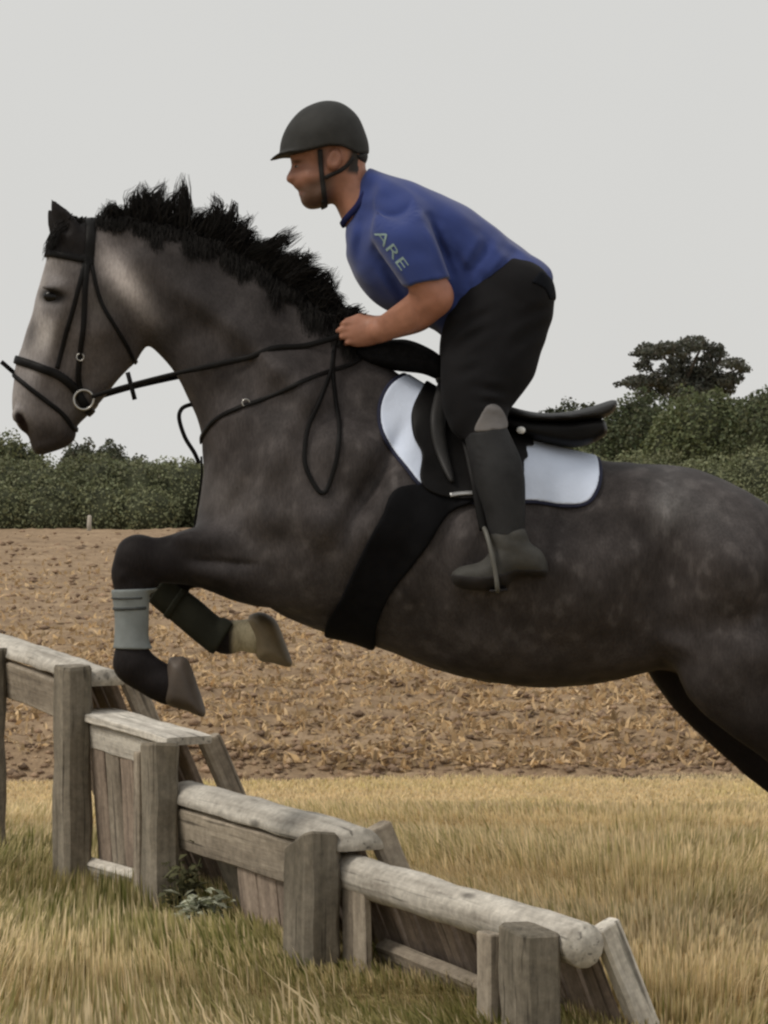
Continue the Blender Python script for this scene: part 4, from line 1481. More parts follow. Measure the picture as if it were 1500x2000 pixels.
# one spiky tuft on top of the crest
ctip[np.argmin(np.abs(cp[:, 0] - 300))] = (321, 356)
nS = 8600
which = r.integers(0, nC, nS)
tt = np.clip(ct[which] + r.normal(0, 0.020, nS), 0, 1)
rp, rq = crest_at(tt)
rw = r.uniform(-20, 20, nS)
roots = np.column_stack([rp[:, 0], rp[:, 1] + 7 + 0.012 * rw ** 2, rw])
ln = 0.45 + 0.62 * r.random(nS) ** 0.8
tip2 = rp + (ctip[which] - rp) * ln[:, None] + r.normal(0, 5, (nS, 2))
fill = r.random(nS) < 0.42
fl_ = np.interp(tt, [0, .10, .27, .7, .85, 1.0], [20, 38, 58, 54, 44, 18]) * (0.6 + 0.5 * r.random(nS))
fu = np.stack([rq[:, 1], -rq[:, 0]], 1)
tip2 = np.where(fill[:, None], rp + fu * fl_[:, None] + rq * (fl_ * r.normal(0.2, 0.35, nS))[:, None], tip2)
tips = np.column_stack([tip2, cw[which] * 0.8 + rw * 0.7 + r.normal(0, 6, nS)])
cb = r.normal(0, 11, (nC, 2))
bend = np.column_stack([cb[which, 0] + r.normal(0, 6, nS) - 3, 0.6 * cb[which, 1] + r.normal(0, 5, nS), rw * 0.35])
V1, F1 = strands(roots, tips, bend, 1.2 + 0.8 * r.random(nS), 5, 6)
# shorter hairs falling over both sides of the crest
nD = 5200
tt = r.random(nD)
rp, rq = crest_at(tt)
sd = np.where(r.random(nD) < 0.6, -1, 1)
roots = np.column_stack([rp[:, 0], rp[:, 1] + 2, sd * r.uniform(0, 14, nD)])
drop = np.interp(tt, [0, .15, .5, .8, 1], [18, 30, 36, 42, 30]) * (0.35 + 0.8 * r.random(nD)) * (1 + 0.45 * np.sin(tt * 41) + 0.3 * np.sin(tt * 97 + 1))
u2 = rp[:, 0] + r.normal(4, 8, nD); v2 = rp[:, 1] + drop
sw = np.array([HG.w[np.argmax(HG.F[min(max(int(a / 5), 0), HG.F.shape[0] - 1), min(max(int((b - 372) / 5), 0), HG.F.shape[1] - 1), :] < 2)] for a, b in zip(u2, v2)])
sw = np.where(sw <= -261, -30, sw)
tips = np.column_stack([u2, v2, np.where(sd < 0, sw - 4, -sw + 4)])
bend = np.column_stack([r.normal(0, 4, nD), -r.uniform(4, 14, nD), sd * 7.0])
V2, F2 = strands(roots, tips, bend, 1.3 + 0.8 * r.random(nD), 6)
sv_obj('mane', np.concatenate([V1, V2]), np.concatenate([F1, F2 + len(V1)]), hair_m, horse, smooth=True)
# forelock
nL = 1100
roots = np.column_stack([150 + r.normal(0, 10, nL), 434 + r.normal(0, 4, nL), r.normal(0, 17, nL)])
g = r.random(nL)
tips = np.column_stack([96 + 26 * (1 - g) + r.normal(0, 5, nL), 470 + 34 * g + r.normal(0, 6, nL), r.normal(0, 34, nL)])
bend = np.column_stack([-7 + r.normal(0, 3, nL), -9 + r.normal(0, 3, nL), np.zeros(nL)])
V, F = strands(roots, tips, bend, np.full(nL, 1.4), 7)
sv_obj('forelock', V, F, hair_m, horse)
# tail streaming behind
nT = 2200
roots = np.column_stack([1606 + r.normal(0, 8, nT), 1092 + r.normal(0, 10, nT), r.normal(0, 14, nT)])
g = r.random(nT)
tips = np.column_stack([1730 + 120 * g + r.normal(0, 24, nT), 1330 + 190 * r.random(nT), r.normal(0, 40, nT)])
bend = np.column_stack([60 + r.normal(0, 16, nT), -70 + r.normal(0, 18, nT), r.normal(0, 12, nT)])
V, F = strands(roots, tips, bend, np.full(nT, 2.0), 8, 8)
sv_obj('tail', V, F, hair_m, horse)

# ================================================================== tack
leather_m = simple_mat('black_leather', (0.008, 0.0075, 0.0075), 0.5, 0.3, 18, 0.15, 90, spec=0.10)
worn_m = simple_mat('worn_grey_leather', (0.030, 0.029, 0.029), 0.5, 0.3, 14, 0.2, 70, spec=0.18)
steel_m = simple_mat('stainless_steel', (0.40, 0.39, 0.37), 0.35, 0.1, 10, 0, metal=1.0)
NAVY = (0.012, 0.014, 0.035)


def newton(g, P, off, it=5):
    P = np.array(P, float)
    for _ in range(it):
        n = g.grad(P)
        P -= (g.sample(P) - off)[:, None] * n
    return P


def resample(P, step):
    L = np.concatenate([[0], np.cumsum(np.linalg.norm(np.diff(P, axis=0), axis=1))])
    n = max(int(L[-1] / step), 3)
    t = np.linspace(0, L[-1], n)
    return np.stack([np.interp(t, L, P[:, k]) for k in range(P.shape[1])], 1)


def soften(P, it=3, closed=False):
    for _ in range(it):
        if closed:
            P = 0.5 * P + 0.25 * (np.roll(P, 1, 0) + np.roll(P, -1, 0))
        else:
            Q = P.copy()
            Q[1:-1] = 0.5 * P[1:-1] + 0.25 * (P[:-2] + P[2:])
            P = Q
    return P


def side_path(g, uv, side, off, step=5.0):
    uv = resample(catmull(uv, 8), step)
    w = g.surf(uv, side)
    w = np.where(np.isnan(w), side * 1.0, w)
    return soften(newton(g, np.column_stack([uv, w]), off), 2)


def strap_shape(g, uv, side, half, th, off=2.0):
    P = side_path(g, uv, side, off)
    return tube(P, half, 8, (g.grad(P), th))


def loop_shape(g, uv, half, th, off=2.0):
    """a strap that runs down the near side, under and back up the far side"""
    A = side_path(g, uv, -1, off)
    B = side_path(g, uv, 1, off)[::-1]
    P = soften(np.concatenate([A, B]), 3)
    P = newton(g, resample(P, 5.0), off, 3)
    return tube(P, half, 8, (g.grad(P), th))


def both(g, uv, half, th, off=2.0):
    return join([strap_shape(g, uv, -1, half, th, off), strap_shape(g, uv, 1, half, th, off)])


BB = tuple(to_world(np.array([[180, 780, 0.0]]))[0])
bridle = thing('bridle', 'black leather bridle with noseband and flash strap on the horse\'s head', 'bridle', BB)
sv_obj('headpiece', *loop_shape(HG, [(176, 421), (182, 454), (180, 508), (176, 522)], 10, 2.4, 3), leather_m, bridle)
sv_obj('browband', *loop_shape(HG, [(92, 496), (112, 500), (140, 506), (176, 514)], 7, 2.4, 3.5), leather_m, bridle)
for sd in (-1, 1):
    sv_obj('cheekpiece', *strap_shape(HG, [(177, 518), (173, 580), (171, 640), (164, 686), (157, 740), (162, 764)], sd, 5.5, 2.2, 3.2), leather_m, bridle)
    sv_obj('noseband_strap', *strap_shape(HG, [(172, 520), (163, 560), (150, 610), (133, 664), (117, 722)], sd, 4.6, 2.0, 2.6), leather_m, bridle)
sv_obj('throatlash', *loop_shape(HG, [(184, 516), (196, 570), (208, 604), (231, 643), (252, 680), (262, 708)], 4.0, 2.0, 2.2), leather_m, bridle)
sv_obj('noseband', *loop_shape(HG, [(30, 702), (75, 717), (117, 733), (141, 750), (160, 775), (176, 806)], 8.5, 3.0, 3.4), leather_m, bridle)
sv_obj('flash_strap', *loop_shape(HG, [(24, 728), (60, 757), (99, 787), (129, 812), (146, 842)], 4.6, 2.0, 2.4), leather_m, bridle)
P = np.array([(27, 727, -8), (18, 719, -12), (9, 711, -14), (4, 707, -15)], float)
sv_obj('strap_end', *tube(P, 4.4, 8, (np.tile([0, 0, 1.0], (4, 1)), 1.6)), leather_m, bridle)


def ring_shape(c, r, rad, tilt=0.0, n=28, ns=7):
    a = np.linspace(0, 2 * math.pi, n + 1)
    P = np.stack([c[0] + r * np.cos(a), c[1] + r * np.sin(a), c[2] + tilt * r * np.cos(a)], 1)
    return tube(P, rad, ns, cap=False)


for sd in (-1, 1):
    wr = HG.surf([(162, 780)], sd)[0]
    sv_obj('bit_ring', *ring_shape((168, 782, wr + sd * 7), 19, 2.8, 0.05), steel_m, bridle)
    sv_obj('buckle', *ring_shape((163, 700, HG.surf([(163, 700)], sd)[0] + sd * 6), 7, 1.6, 0.0, 16, 6), steel_m, bridle)

# reins: from the ring, past the neck, into the hand
BR = tuple(to_world(np.array([[420, 715, -60.0]]))[0])
reins = thing('reins', 'thin black leather reins running from the bit to the rider\'s hands', 'reins', BR)
for sd in (-1, 1):
    wr = HG.surf([(162, 780)], sd)[0] + sd * 9
    P = catmull([(184, 776, wr), (216, 766, wr + sd * 5), (262, 753, wr + sd * 12), (342, 734, sd * 86), (420, 718, sd * 100), (500, 700, sd * 104), (580, 684, sd * 90), (642, 667, sd * 74), (668, 657, sd * 64), (690, 655, sd * 56)], 8)
    dn = newton(HG, P, 5.0, 4)
    inside = HG.sample(P) < 5
    P = soften(np.where(inside[:, None], dn, P), 3)
    hw = np.interp(np.arange(len(P)), [0, 26, 30, len(P)], [4.2, 4.2, 5.6, 5.6])
    sv_obj('rein', *tube(P, hw, 8, (np.tile([0, 0, 1.0], (len(P), 1)), 1.8)), leather_m, reins)
    if sd > 0:
        continue
    a = np.array([(254, 729), (258, 744), (263, 763), (268, 782)], float)
    w_ = wr + sd * 11
    sv_obj('rein_stop', *tube(np.column_stack([a, np.full(4, w_)]), 4.6, 8, (np.tile([0, 0, 1.0], (4, 1)), 3.4)), leather_m, reins)
# slack end of the reins hanging in a loop against the shoulder
uvl = [(654, 678), (650, 726), (656, 786), (665, 838), (660, 900), (643, 955), (632, 964), (622, 954), (606, 925), (599, 895), (605, 838), (626, 786), (646, 730), (652, 690)]
sv_obj('slack_loop', *strap_shape(HG, uvl, -1, 4.4, 1.8, 3.5), leather_m, reins)

# martingale
BM = tuple(to_world(np.array([[396, 860, 0.0]]))[0])
mart = thing('martingale', 'narrow black martingale strap round the base of the horse\'s neck', 'strap', BM)
sv_obj('neck_strap', *loop_shape(HG, [(715, 690), (694, 710), (629, 735), (564, 765), (512, 786), (475, 799), (429, 820), (403, 846), (390, 866)], 4.6, 2.0, 2.6), leather_m, mart)
sv_obj('buckle', *ring_shape((486, 790, HG.surf([(486, 790)], -1)[0] - 5), 7, 1.8, 0.1, 16, 6), steel_m, mart)
P = catmull([(384, 792, -12), (372, 791, -14), (356, 799, -16), (351, 818, -16), (362, 854, -14), (380, 884, -10), (389, 905, -6)], 8)
sv_obj('hanging_strap', *tube(P, 4.2, 8, (np.tile([0.1, 0, 1.0], (len(P), 1)), 1.7)), leather_m, mart)
P = newton(HG, catmull([(388, 892, -6), (393, 915, -4), (396, 950, -2), (388, 1000, 0), (392, 1070, 0)], 8), 3.0)
sv_obj('chest_strap', *tube(P, 6.5, 8, (HG.grad(P), 2.2)), leather_m, mart)


# saddle cloth, saddle, girth: shells laid over the horse's own surface
def crop(g, u0, u1, v0, v1):
    sl = g.sub((u0, v0, -300), (u1, v1, 300))
    c = Grid.__new__(Grid)
    c.h = g.h
    c.u, c.v, c.w = g.u[sl[0]], g.v[sl[1]], g.w[sl[2]]
    c.o = np.array([c.u[0], c.v[0], c.w[0]], float)
    c.F = g.F[sl].copy()
    return c


def refine(g, k=2):
    """linear upsampling so thin shells keep crisp edges"""
    c = Grid.__new__(Grid)
    c.h = g.h / k
    F = g.F
    for ax in range(3):
        n = F.shape[ax]
        i = np.arange((n - 1) * k + 1) / k
        i0 = np.minimum(i.astype(int), n - 2)
        f = (i - i0).astype(np.float32)
        sh = [1, 1, 1]; sh[ax] = -1
        F = np.take(F, i0, ax) * (1 - f.reshape(sh)) + np.take(F, i0 + 1, ax) * f.reshape(sh)
    c.F = F.astype(np.float32)
    c.o = g.o.copy()
    c.u = c.o[0] + c.h * np.arange(F.shape[0]); c.v = c.o[1] + c.h * np.arange(F.shape[1]); c.w = c.o[2] + c.h * np.arange(F.shape[2])
    return c


def smax(a, b, k):
    return -smin(-a, -b, k)


def shell(g, poly, out, inn=-12, rnd=4.0, sharp=False, shrink=0.0):
    F = smax(g.F - out, g.clip2d(poly, shrink, sharp=sharp), rnd)
    return np.maximum(F, inn - g.F)


SC = refine(crop(HG, 620, 1230, 640, 1290), 2)
PAD = [(842, 712), (802, 727), (764, 752), (745, 790), (745, 832), (764, 874), (795, 914), (825, 948), (880, 970), (960, 980), (1030, 976), (1090, 984), (1135, 979), (1158, 948), (1165, 905), (1160, 868), (1150, 830), (1000, 790), (900, 730)]
cloth_m = simple_mat('white_quilted_cotton', (0.66, 0.73, 0.88), 0.9, 0.06, 12, 0.25, 55, spec=0.1, sheen=0.1, bdist=0.006)
BS = tuple(to_world(np.array([[950, 860, 0.0]]))[0])
pad = thing('saddle_cloth', 'white saddle cloth with navy edging under the black saddle', 'saddle cloth', BS)
padF = shell(SC, PAD, 9)
V, Q = SC.mesh(2, padF)
sv_obj('cloth', V, Q, cloth_m, pad)
V, Q = SC.mesh(2, shell(SC, PAD, 7.0, shrink=-6.5))
sv_obj('edging', V, Q, simple_mat('navy_binding', NAVY, 0.85, 0.2, 30, 0.2), pad)

saddle = thing('saddle', 'black leather jumping saddle with stirrup under the rider', 'saddle', BS)
FLAP = [(850, 726), (822, 762), (803, 806), (806, 852), (822, 888), (818, 932), (834, 958), (880, 972), (950, 972), (1000, 966), (1016, 930), (1018, 900), (1026, 892), (1024, 872), (1040, 868), (1020, 835), (960, 800), (900, 755)]
V, Q = SC.mesh(2, shell(SC, FLAP, 17, 2))
sv_obj('flap', V, Q, leather_m, saddle)
ROLL = [(858, 742), (846, 780), (838, 820), (842, 865), (856, 905), (874, 940), (884, 936), (874, 890), (868, 840), (872, 790), (876, 750)]
V, Q = SC.mesh(3, shell(SC, ROLL, 30, 10, 12))
sv_obj('knee_roll', V, Q, worn_m, saddle)
SG = Grid(680, 1230, 640, 900, -170, 170, 4.0)
SEAT = [(850, 735), (872, 716), (892, 735), (930, 768), (990, 792), (1050, 806), (1110, 804), (1160, 792), (1196, 781), (1203, 788), (1196, 806), (1170, 820), (1120, 826), (1050, 828), (980, 815), (900, 780), (860, 755)]
SG.inflate(SEAT, [(870, 730, 46, 14), (950, 790, 62, 16), (1050, 815, 96, 14), (1130, 815, 112, 14), (1190, 790, 104, 12)])
V, Q = SG.mesh(2)
sv_obj('seat', V, Q, worn_m, saddle)
SG.F[:] = 80
PANEL = [(880, 768), (960, 806), (1040, 822), (1110, 822), (1170, 817), (1184, 836), (1180, 852), (1150, 868), (1110, 874), (1040, 862), (970, 838), (900, 800)]
SG.inflate(PANEL, [(900, 790, 60, 20), (1050, 845, 105, 16), (1160, 846, 108, 15)])
V, Q = SG.mesh(2)
sv_obj('panel', V, Q, leather_m, saddle)
SG.F[:] = 80
FRONT = [(688, 690), (702, 678), (742, 667), (792, 663), (838, 680), (866, 702), (872, 730), (858, 742), (824, 730), (770, 724), (715, 712)]
SG.inflate(FRONT, [(700, 690, 52, 14), (760, 692, 66, 18), (840, 712, 72, 20)])
V, Q = SG.mesh(3)
sv_obj('front_pad', V, Q, simple_mat('black_fleece', (0.008, 0.008, 0.009), 0.95, 0.4, 60, 0.6, 120, spec=0.1), saddle)
# a stud on the back of the flap
for sd in (-1, 1):
    ws = SC.surf([(1010, 842)], sd)[0]
    V, F = ball((1010, 842, ws + sd * 20), (9, 7, 5), 3)
    V, F = ball((0, 0, 20), (9, 7, 5), 3)
    V = np.column_stack([V[:, 0] + 1012, V[:, 1] + 842, V[:, 2] - 20 + sd * 116])
    sv_obj('stud', V, F, simple_mat('white_stud', (0.8, 0.8, 0.78), 0.4, 0, 5, 0), saddle)

BG = tuple(to_world(np.array([[690, 1240, 0.0]]))[0])
girth = thing('girth', 'wide black girth strapped round the horse behind its elbow', 'girth', BG)
GIRTH = [(780, 950), (745, 1008), (718, 1056), (690, 1115), (662, 1174), (640, 1214), (636, 1258), (690, 1275), (730, 1270), (736, 1218), (762, 1156), (800, 1106), (834, 1060), (874, 1000), (925, 975), (900, 950)]
V, Q = SC.mesh(2, shell(SC, GIRTH, 11, -8, 6))
sv_obj('band', V, Q, simple_mat('black_girth_webbing', (0.007, 0.007, 0.008), 0.7, 0.2, 30, 0.2, 120, spec=0.05), girth)
P = newton(SC, np.column_stack([resample(np.array([(870, 974), (922, 973)], float), 5), SC.surf(resample(np.array([(870, 974), (922, 973)], float), 5), -1)]), 19)
sv_obj('buckle', *tube(P, 4.5, 8, (SC.grad(P), 2)), simple_mat('dull_buckle', (0.42, 0.42, 0.42), 0.4, 0.1, 10, 0, metal=0.6), girth)

# leg boots
NB = refine(crop(HG, 190, 560, 1090, 1320), 2)
bootg_m = simple_mat('grey_neoprene', (0.215, 0.235, 0.235), 0.75, 0.12, 25, 0.15, 80, spec=0.2)
dull_m = simple_mat('dull_iron', (0.115, 0.112, 0.100), 0.5, 0.2, 10, 0, spec=0.3)
bootd_m = simple_mat('dark_green_neoprene', (0.030, 0.031, 0.024), 0.8, 0.3, 12, 0.15, 80, spec=0.05)


def half_field(g, side):
    m = (g.w < 0) if side < 0 else (g.w > 0)
    F = g.F.copy()
    F[:, :, ~m] = 60
    return F


def leg_boot(label, side, poly, mat, strapsets, smat):
    c = np.mean(poly, 0)
    t = thing('brushing_boot', label, 'leg boot', tuple(to_world(np.array([[c[0], c[1], side * 100.0]]))[0]), 'brushing boots on the forelegs')
    g = Grid.__new__(Grid)
    g.__dict__.update(NB.__dict__)
    g.F = half_field(NB, side)
    V, Q = g.mesh(2, shell(g, poly, 6, -10, 3, True))
    sv_obj('shell', V, Q, mat, t)
    for st_ in strapsets:
        V, Q = g.mesh(1, shell(g, st_, 8.5, 3, 2, True))
        sv_obj('strap', V, Q, smat, t)


strap_dark = simple_mat('boot_strap', (0.05, 0.055, 0.055), 0.7, 0.15, 30, 0.1)
leg_boot('pale grey brushing boot with dark straps on the nearer foreleg', -1, [(215, 1148), (320, 1144), (320, 1262), (215, 1260)], bootg_m, [[(215, 1162), (290, 1160), (290, 1165), (215, 1167)], [(215, 1181), (296, 1179), (296, 1186), (215, 1188)]], strap_dark)
leg_boot('dark green brushing boot on the tucked far foreleg', 1, [(318, 1128), (362, 1160), (452, 1222), (404, 1296), (318, 1232), (280, 1180)], bootd_m, [[(350, 1150), (362, 1158), (318, 1222), (306, 1214)]], bootd_m)

# ================================================================== the rider
skin_c = np.array([0.37, 0.175, 0.115])
RBASE = tuple(to_world(np.array([[960, 860, 0.0]]))[0])
rider = thing('person', 'rider in dark helmet, blue T-shirt and black breeches crouching forward over the horse', 'person', RBASE)


def pc(rows):
    """apparent position -> true side-view position for a row u,v,h,w..,w0 lying nearer or farther than the mid plane"""
    out = []
    for r_ in rows:
        k = 1 + r_[4] / 6000.0
        out.append((750 + (r_[0] - 750) * k, 930 + (r_[1] - 930) * k, r_[2] * k, r_[3], r_[4]))
    return out


def mir(rows, dv=0.0, du=0.0):
    return [(a + du, b + dv, c, d_, -e) for a, b, c, d_, e in rows]


TORSO = [(702, 348), (716, 332), (745, 341), (800, 359), (850, 380), (905, 407), (960, 449), (1010, 487), (1055, 519), (1074, 546), (1072, 600), (1045, 670), (980, 706), (910, 700), (880, 678), (850, 640), (795, 616), (745, 594), (712, 565), (692, 530), (682, 495), (678, 455), (685, 425), (690, 385)]
TORSO_CT = [(715, 365, 50, 30), (690, 420, 62, 36), (760, 385, 104, 46), (800, 420, 128, 60), (740, 480, 110, 60), (760, 560, 106, 66), (860, 480, 122, 90), (950, 540, 120, 80), (1030, 570, 124, 55), (900, 620, 120, 60), (960, 650, 122, 60), (700, 480, 92, 44), (1058, 535, 100, 30), (900, 430, 112, 50)]
SLEEVE = pc([(776, 425, 38, 40, -88), (786, 452, 52, 50, -132), (812, 508, 48, 46, -152), (834, 556, 42, 43, -156)])
UPARM = pc([(780, 442, 34, 34, -108), (812, 508, 38, 38, -152), (838, 562, 37, 36, -156), (846, 582, 36, 34, -154)])
FOREARM = pc([(848, 578, 37, 34, -154), (818, 606, 37, 32, -136), (778, 628, 30, 25, -106), (744, 645, 24, 19, -78)])
THIGH = pc([(1002, 588, 80, 80, -72), (968, 648, 99, 80, -96), (952, 710, 90, 72, -124), (932, 770, 69, 62, -152), (930, 812, 55, 54, -166)])
SHANK = pc([(938, 806, 46, 50, -168), (950, 850, 41, 46, -188), (972, 920, 48, 48, -216), (985, 990, 39, 42, -234), (990, 1042, 33, 36, -244)])
FOOT = [(884, 1122), (900, 1109), (940, 1098), (962, 1070), (958, 1040), (985, 1022), (1020, 1030), (1034, 1060), (1058, 1080), (1068, 1108), (1060, 1124), (1020, 1120), (1000, 1128), (985, 1144), (940, 1150), (895, 1143)]
FOOTN = [(750 + (a - 750) * (1 - 246 / 6000), 930 + (b_ - 930) * (1 - 246 / 6000)) for a, b_ in FOOT]
PELVIS = [(985, 492), (1040, 512), (1074, 550), (1081, 598), (1062, 655), (1010, 690), (930, 690), (885, 668), (866, 632), (885, 575), (930, 520)]
PELVIS_CT = [(1000, 610, 124, 62), (920, 640, 118, 45), (1060, 570, 114, 38), (1050, 640, 118, 40), (960, 570, 118, 50), (980, 510, 108, 50), (900, 580, 112, 40)]
HEAD = [(566, 300), (568, 314), (569, 326), (564, 337), (559, 347), (561, 355), (570, 359), (574, 365), (583, 374), (583, 379), (586, 386), (588, 394), (594, 403), (607, 409), (630, 405), (652, 392), (672, 374), (694, 362), (710, 330), (716, 290), (708, 250), (680, 218), (640, 206), (600, 216), (573, 250)]
HEAD_CT = [(562, 350, 11, 9), (566, 342, 13, 10), (569, 330, 18, 13), (571, 318, 34, 20), (585, 378, 26, 18), (600, 402, 28, 20), (580, 350, 32, 20), (600, 345, 50, 34), (600, 375, 43, 26), (640, 385, 50, 30), (620, 300, 57, 50), (680, 300, 58, 50), (640, 340, 56, 50), (640, 250, 56, 50), (680, 360, 50, 34)]

RG = Grid(540, 1100, 190, 1165, -318, 318, 3.0)


def add(g, res, s, k):
    g.put(res[0], res[1] + s, k)


RG.inflate(HEAD, HEAD_CT, n=4, bumps=[(582, 325, 10, 7, 0, -9), (604, 352, 18, 12, 0, 4), (590, 378, 8, 3, 0, -4)])
for sd in (-1, 1):
    RG.ell((653, 318, sd * 60), (15, 21, 9), 4, 'union', 12)
    RG.ell((655, 316, sd * 70), (8.5, 14, 6), 2, 'carve', 12)
    RG.ell((572, 356, sd * 8), (5, 4, 5), 4)
RG.loft([(672, 345, 42, 44, 0), (692, 382, 42, 48, 0), (716, 415, 50, 56, 0)], 14)
add(RG, RG.inflate(TORSO, TORSO_CT, store=False), 9, 12)
for M_ in ((lambda x: x), (lambda x: mir(x, -8))):
    add(RG, RG.loft(M_(UPARM), mode=None), 0, 14)
    add(RG, RG.loft(M_(FOREARM), mode=None), 0, 12)
add(RG, RG.inflate(PELVIS, PELVIS_CT, store=False), 9, 14)
for M_ in ((lambda x: x), mir):
    add(RG, RG.loft(M_(THIGH), mode=None), 9, 16)
    add(RG, RG.loft(M_(SHANK), mode=None), 9, 12)
for sd in (-1, 1):
    add(RG, RG.inflate(FOOTN, [(900, 1120, 30, 16), (980, 1090, 34, 30), (1040, 1100, 30, 20)], w0=sd * 246.0, store=False), 9, 10)
# hands closed on the reins: palm, four fingers of unequal length, thumb along the top
for sd, dv in ((-1, 0), (1, -9)):
    z = lambda w: sd * w
    RG.loft([(744, 645 + dv, 24, 18, z(77)), (722, 650 + dv, 28, 17, z(66)), (700, 652 + dv, 29, 16, z(62))], 8)
    for i, (ku, kv, l1, r_) in enumerate(((690, 633, 22, 6.2), (685, 645.5, 25, 6.5), (687, 658, 23, 6.2), (693, 669.5, 18, 5.5))):
        kv += dv
        a_ = (ku + 8, kv, z(68)); b_ = (ku - l1 * .75, kv + 2, z(68)); c_ = (ku - l1 * .95, kv + 4, z(50)); e_ = (ku - 2, kv + 6, z(42))
        RG.cone(a_, b_, r_ + .8, r_, 2.0)
        RG.cone(b_, c_, r_, r_ - .6, 2.0)
        RG.cone(c_, e_, r_ - .6, r_ - 1.6, 1.0)
    RG.cone((728, 634 + dv, z(60)), (702, 624 + dv, z(58)), 11, 8.5, 7)
    RG.cone((702, 624 + dv, z(58)), (678, 630 + dv, z(57)), 8.5, 6.5, 2)
rV, rQ = RG.mesh(2)


def skin_colour(P):
    u, v, w = P[:, 0], P[:, 1], P[:, 2]
    c = np.tile(skin_c, (len(P), 1))
    n = vnoise(P, 1 / 18.0, 3)
    c *= (1 + 0.10 * n + 0.05 * vnoise(P, 1 / 6.0, 4))[:, None]

    def blend(m, col):
        nonlocal c
        c = c * (1 - m[:, None]) + np.array(col)[None] * m[:, None]
    face = (u < 700) & (v < 420)
    blend(0.5 * smooth01(-u, -690, -650) * face, (0.22, 0.105, 0.075))  # face darkened: shade under the helmet put into the skin colour
    st = smooth01(v + 0.35 * (u - 600), 352, 372) * (1 - smooth01(v - 0.2 * (u - 600), 402, 420)) * (1 - smooth01(u, 640, 662)) * face
    blend(0.8 * st, (0.075, 0.048, 0.036))
    blend(0.5 * np.exp(-((u - 583) / 9) ** 2 - ((v - 379) / 4) ** 2) * face, (0.30, 0.11, 0.09))
    blend(0.75 * np.exp(-((u - 579) / 12) ** 2 - ((v - 318) / 3.2) ** 2) * face * (np.abs(w) > 8), (0.03, 0.02, 0.015))
    hair = smooth01(u + 0.2 * (v - 310), 676, 690) * (1 - smooth01(v - 0.1 * u, 268, 280)) * face
    blend(hair, (0.025, 0.02, 0.017))
    sb = np.exp(-((u - 628) / 9) ** 2 - ((v - 312) / 22) ** 2) * face
    blend(0.7 * sb, (0.04, 0.028, 0.022))
    blend(0.25 * smooth01(u, 780, 850) * (v > 540), (0.50, 0.22, 0.17))  # lit pink side of the elbow, painted into the skin
    return np.clip(c, 0.005, 0.8)


skin_m = simple_mat('skin', (1, 1, 1), 0.5, 0.08, 30, 0.12, 90, spec=0.35, attr=True, bdist=0.002)
skin_m.node_tree.nodes['Principled BSDF'].inputs['Subsurface Weight'].default_value = 0.06
skin_m.node_tree.nodes['Principled BSDF'].inputs['Subsurface Radius'].default_value = (0.012, 0.004, 0.002)
sv_obj('body', rV, rQ, skin_m, rider, skin_colour(rV))
eyeb = simple_mat('eye_white', (0.30, 0.26, 0.23), 0.15, 0.05, 5, 0)
iris_m = simple_mat('eye_iris', (0.02, 0.014, 0.01), 0.1, 0.1, 5, 0)
for sd in (-1, 1):
    ws = RG.surf([(581, 327)], sd)[0]
    V, F = ball((0, 0, 20), (1, 1, 1), 0, 14, 10)
    V = (V - [0, 0, 20]); V /= np.linalg.norm(V, axis=1)[:, None]
    e = sv_obj('eye', V * [5.0, 2.6, 5] + [581, 327, ws + sd * -2.4], F, eyeb, rider)
    WLOC[e.name] = WLOC[rider.name]
    i_ = sv_obj('iris', V * [3.2, 2.6, 3] + [579, 327, ws + sd * -0.6], F, iris_m, rider)

# --- T-shirt
TG = Grid(655, 1105, 318, 668, -222, 222, 3.0)
TG.inflate(TORSO, TORSO_CT)
TG.loft(SLEEVE, 26); TG.loft(mir(SLEEVE, -6), 26)
TG.normalise()
HEM = [(700, 318), (655, 360), (655, 560), (700, 600), (760, 640), (800, 660), (860, 668), (892, 640), (915, 617), (955, 588), (1000, 564), (1042, 556), (1078, 562), (1105, 560), (1105, 480), (900, 330)]
F = np.maximum(TG.F - 4, TG.clip2d(HEM, sharp=True))
# neck opening and sleeve ends
U3, V3, W3 = TG.u[:, None, None], TG.v[None, :, None], TG.w[None, None, :]
neck = (U3 - 703) * -0.80 + (V3 - 372) * -0.34     # towards the head
F = smax(F, (neck - 2.0).astype(np.float32), 4)
k_ = 1 - 156 / 6000
hu, hv = 750 + (832 - 750) * k_, 930 + (551 - 930) * k_
for sd in (-1, 1):
    cut = (((U3 - hu) * 0.22 + (V3 - hv + (6 if sd > 0 else 0)) * 0.975) - 0 + 0 * W3)
    arm = np.maximum(cut, (96 - sd * W3))             # beyond the hem, out where the arm is
    region = np.minimum(cut, sd * W3 - 104)
    F = np.where(sd * W3 > 127, smax(F, cut.astype(np.float32), 3), F)
# folds: across the waist, at the armpit and over the back
G3 = np.stack(np.meshgrid(TG.u, TG.v, TG.w, indexing='ij'), -1).reshape(-1, 3)
near = np.abs(F.ravel()) < 14
fold = np.zeros(len(G3), np.float32)
Pn = G3[near]
s1 = vnoise(Pn * [0.55, 1.0, 0.5] + [0, 0.55 * 1, 0], 1 / 26.0, 5)
x_ = (Pn[:, 0] - 800) * 0.80 + (Pn[:, 1] - 400) * 0.60
y_ = -(Pn[:, 0] - 800) * 0.60 + (Pn[:, 1] - 400) * 0.80
s2 = vnoise(np.column_stack([x_ / 70.0, y_ / 19.0, Pn[:, 2] / 60.0]), 1.0, 6)
s3 = vnoise(np.column_stack([x_ / 16.0, y_ / 90.0, Pn[:, 2] / 50.0]), 1.0, 8)
waist = smooth01(Pn[:, 0] + 0.6 * Pn[:, 1], 1080, 1300)
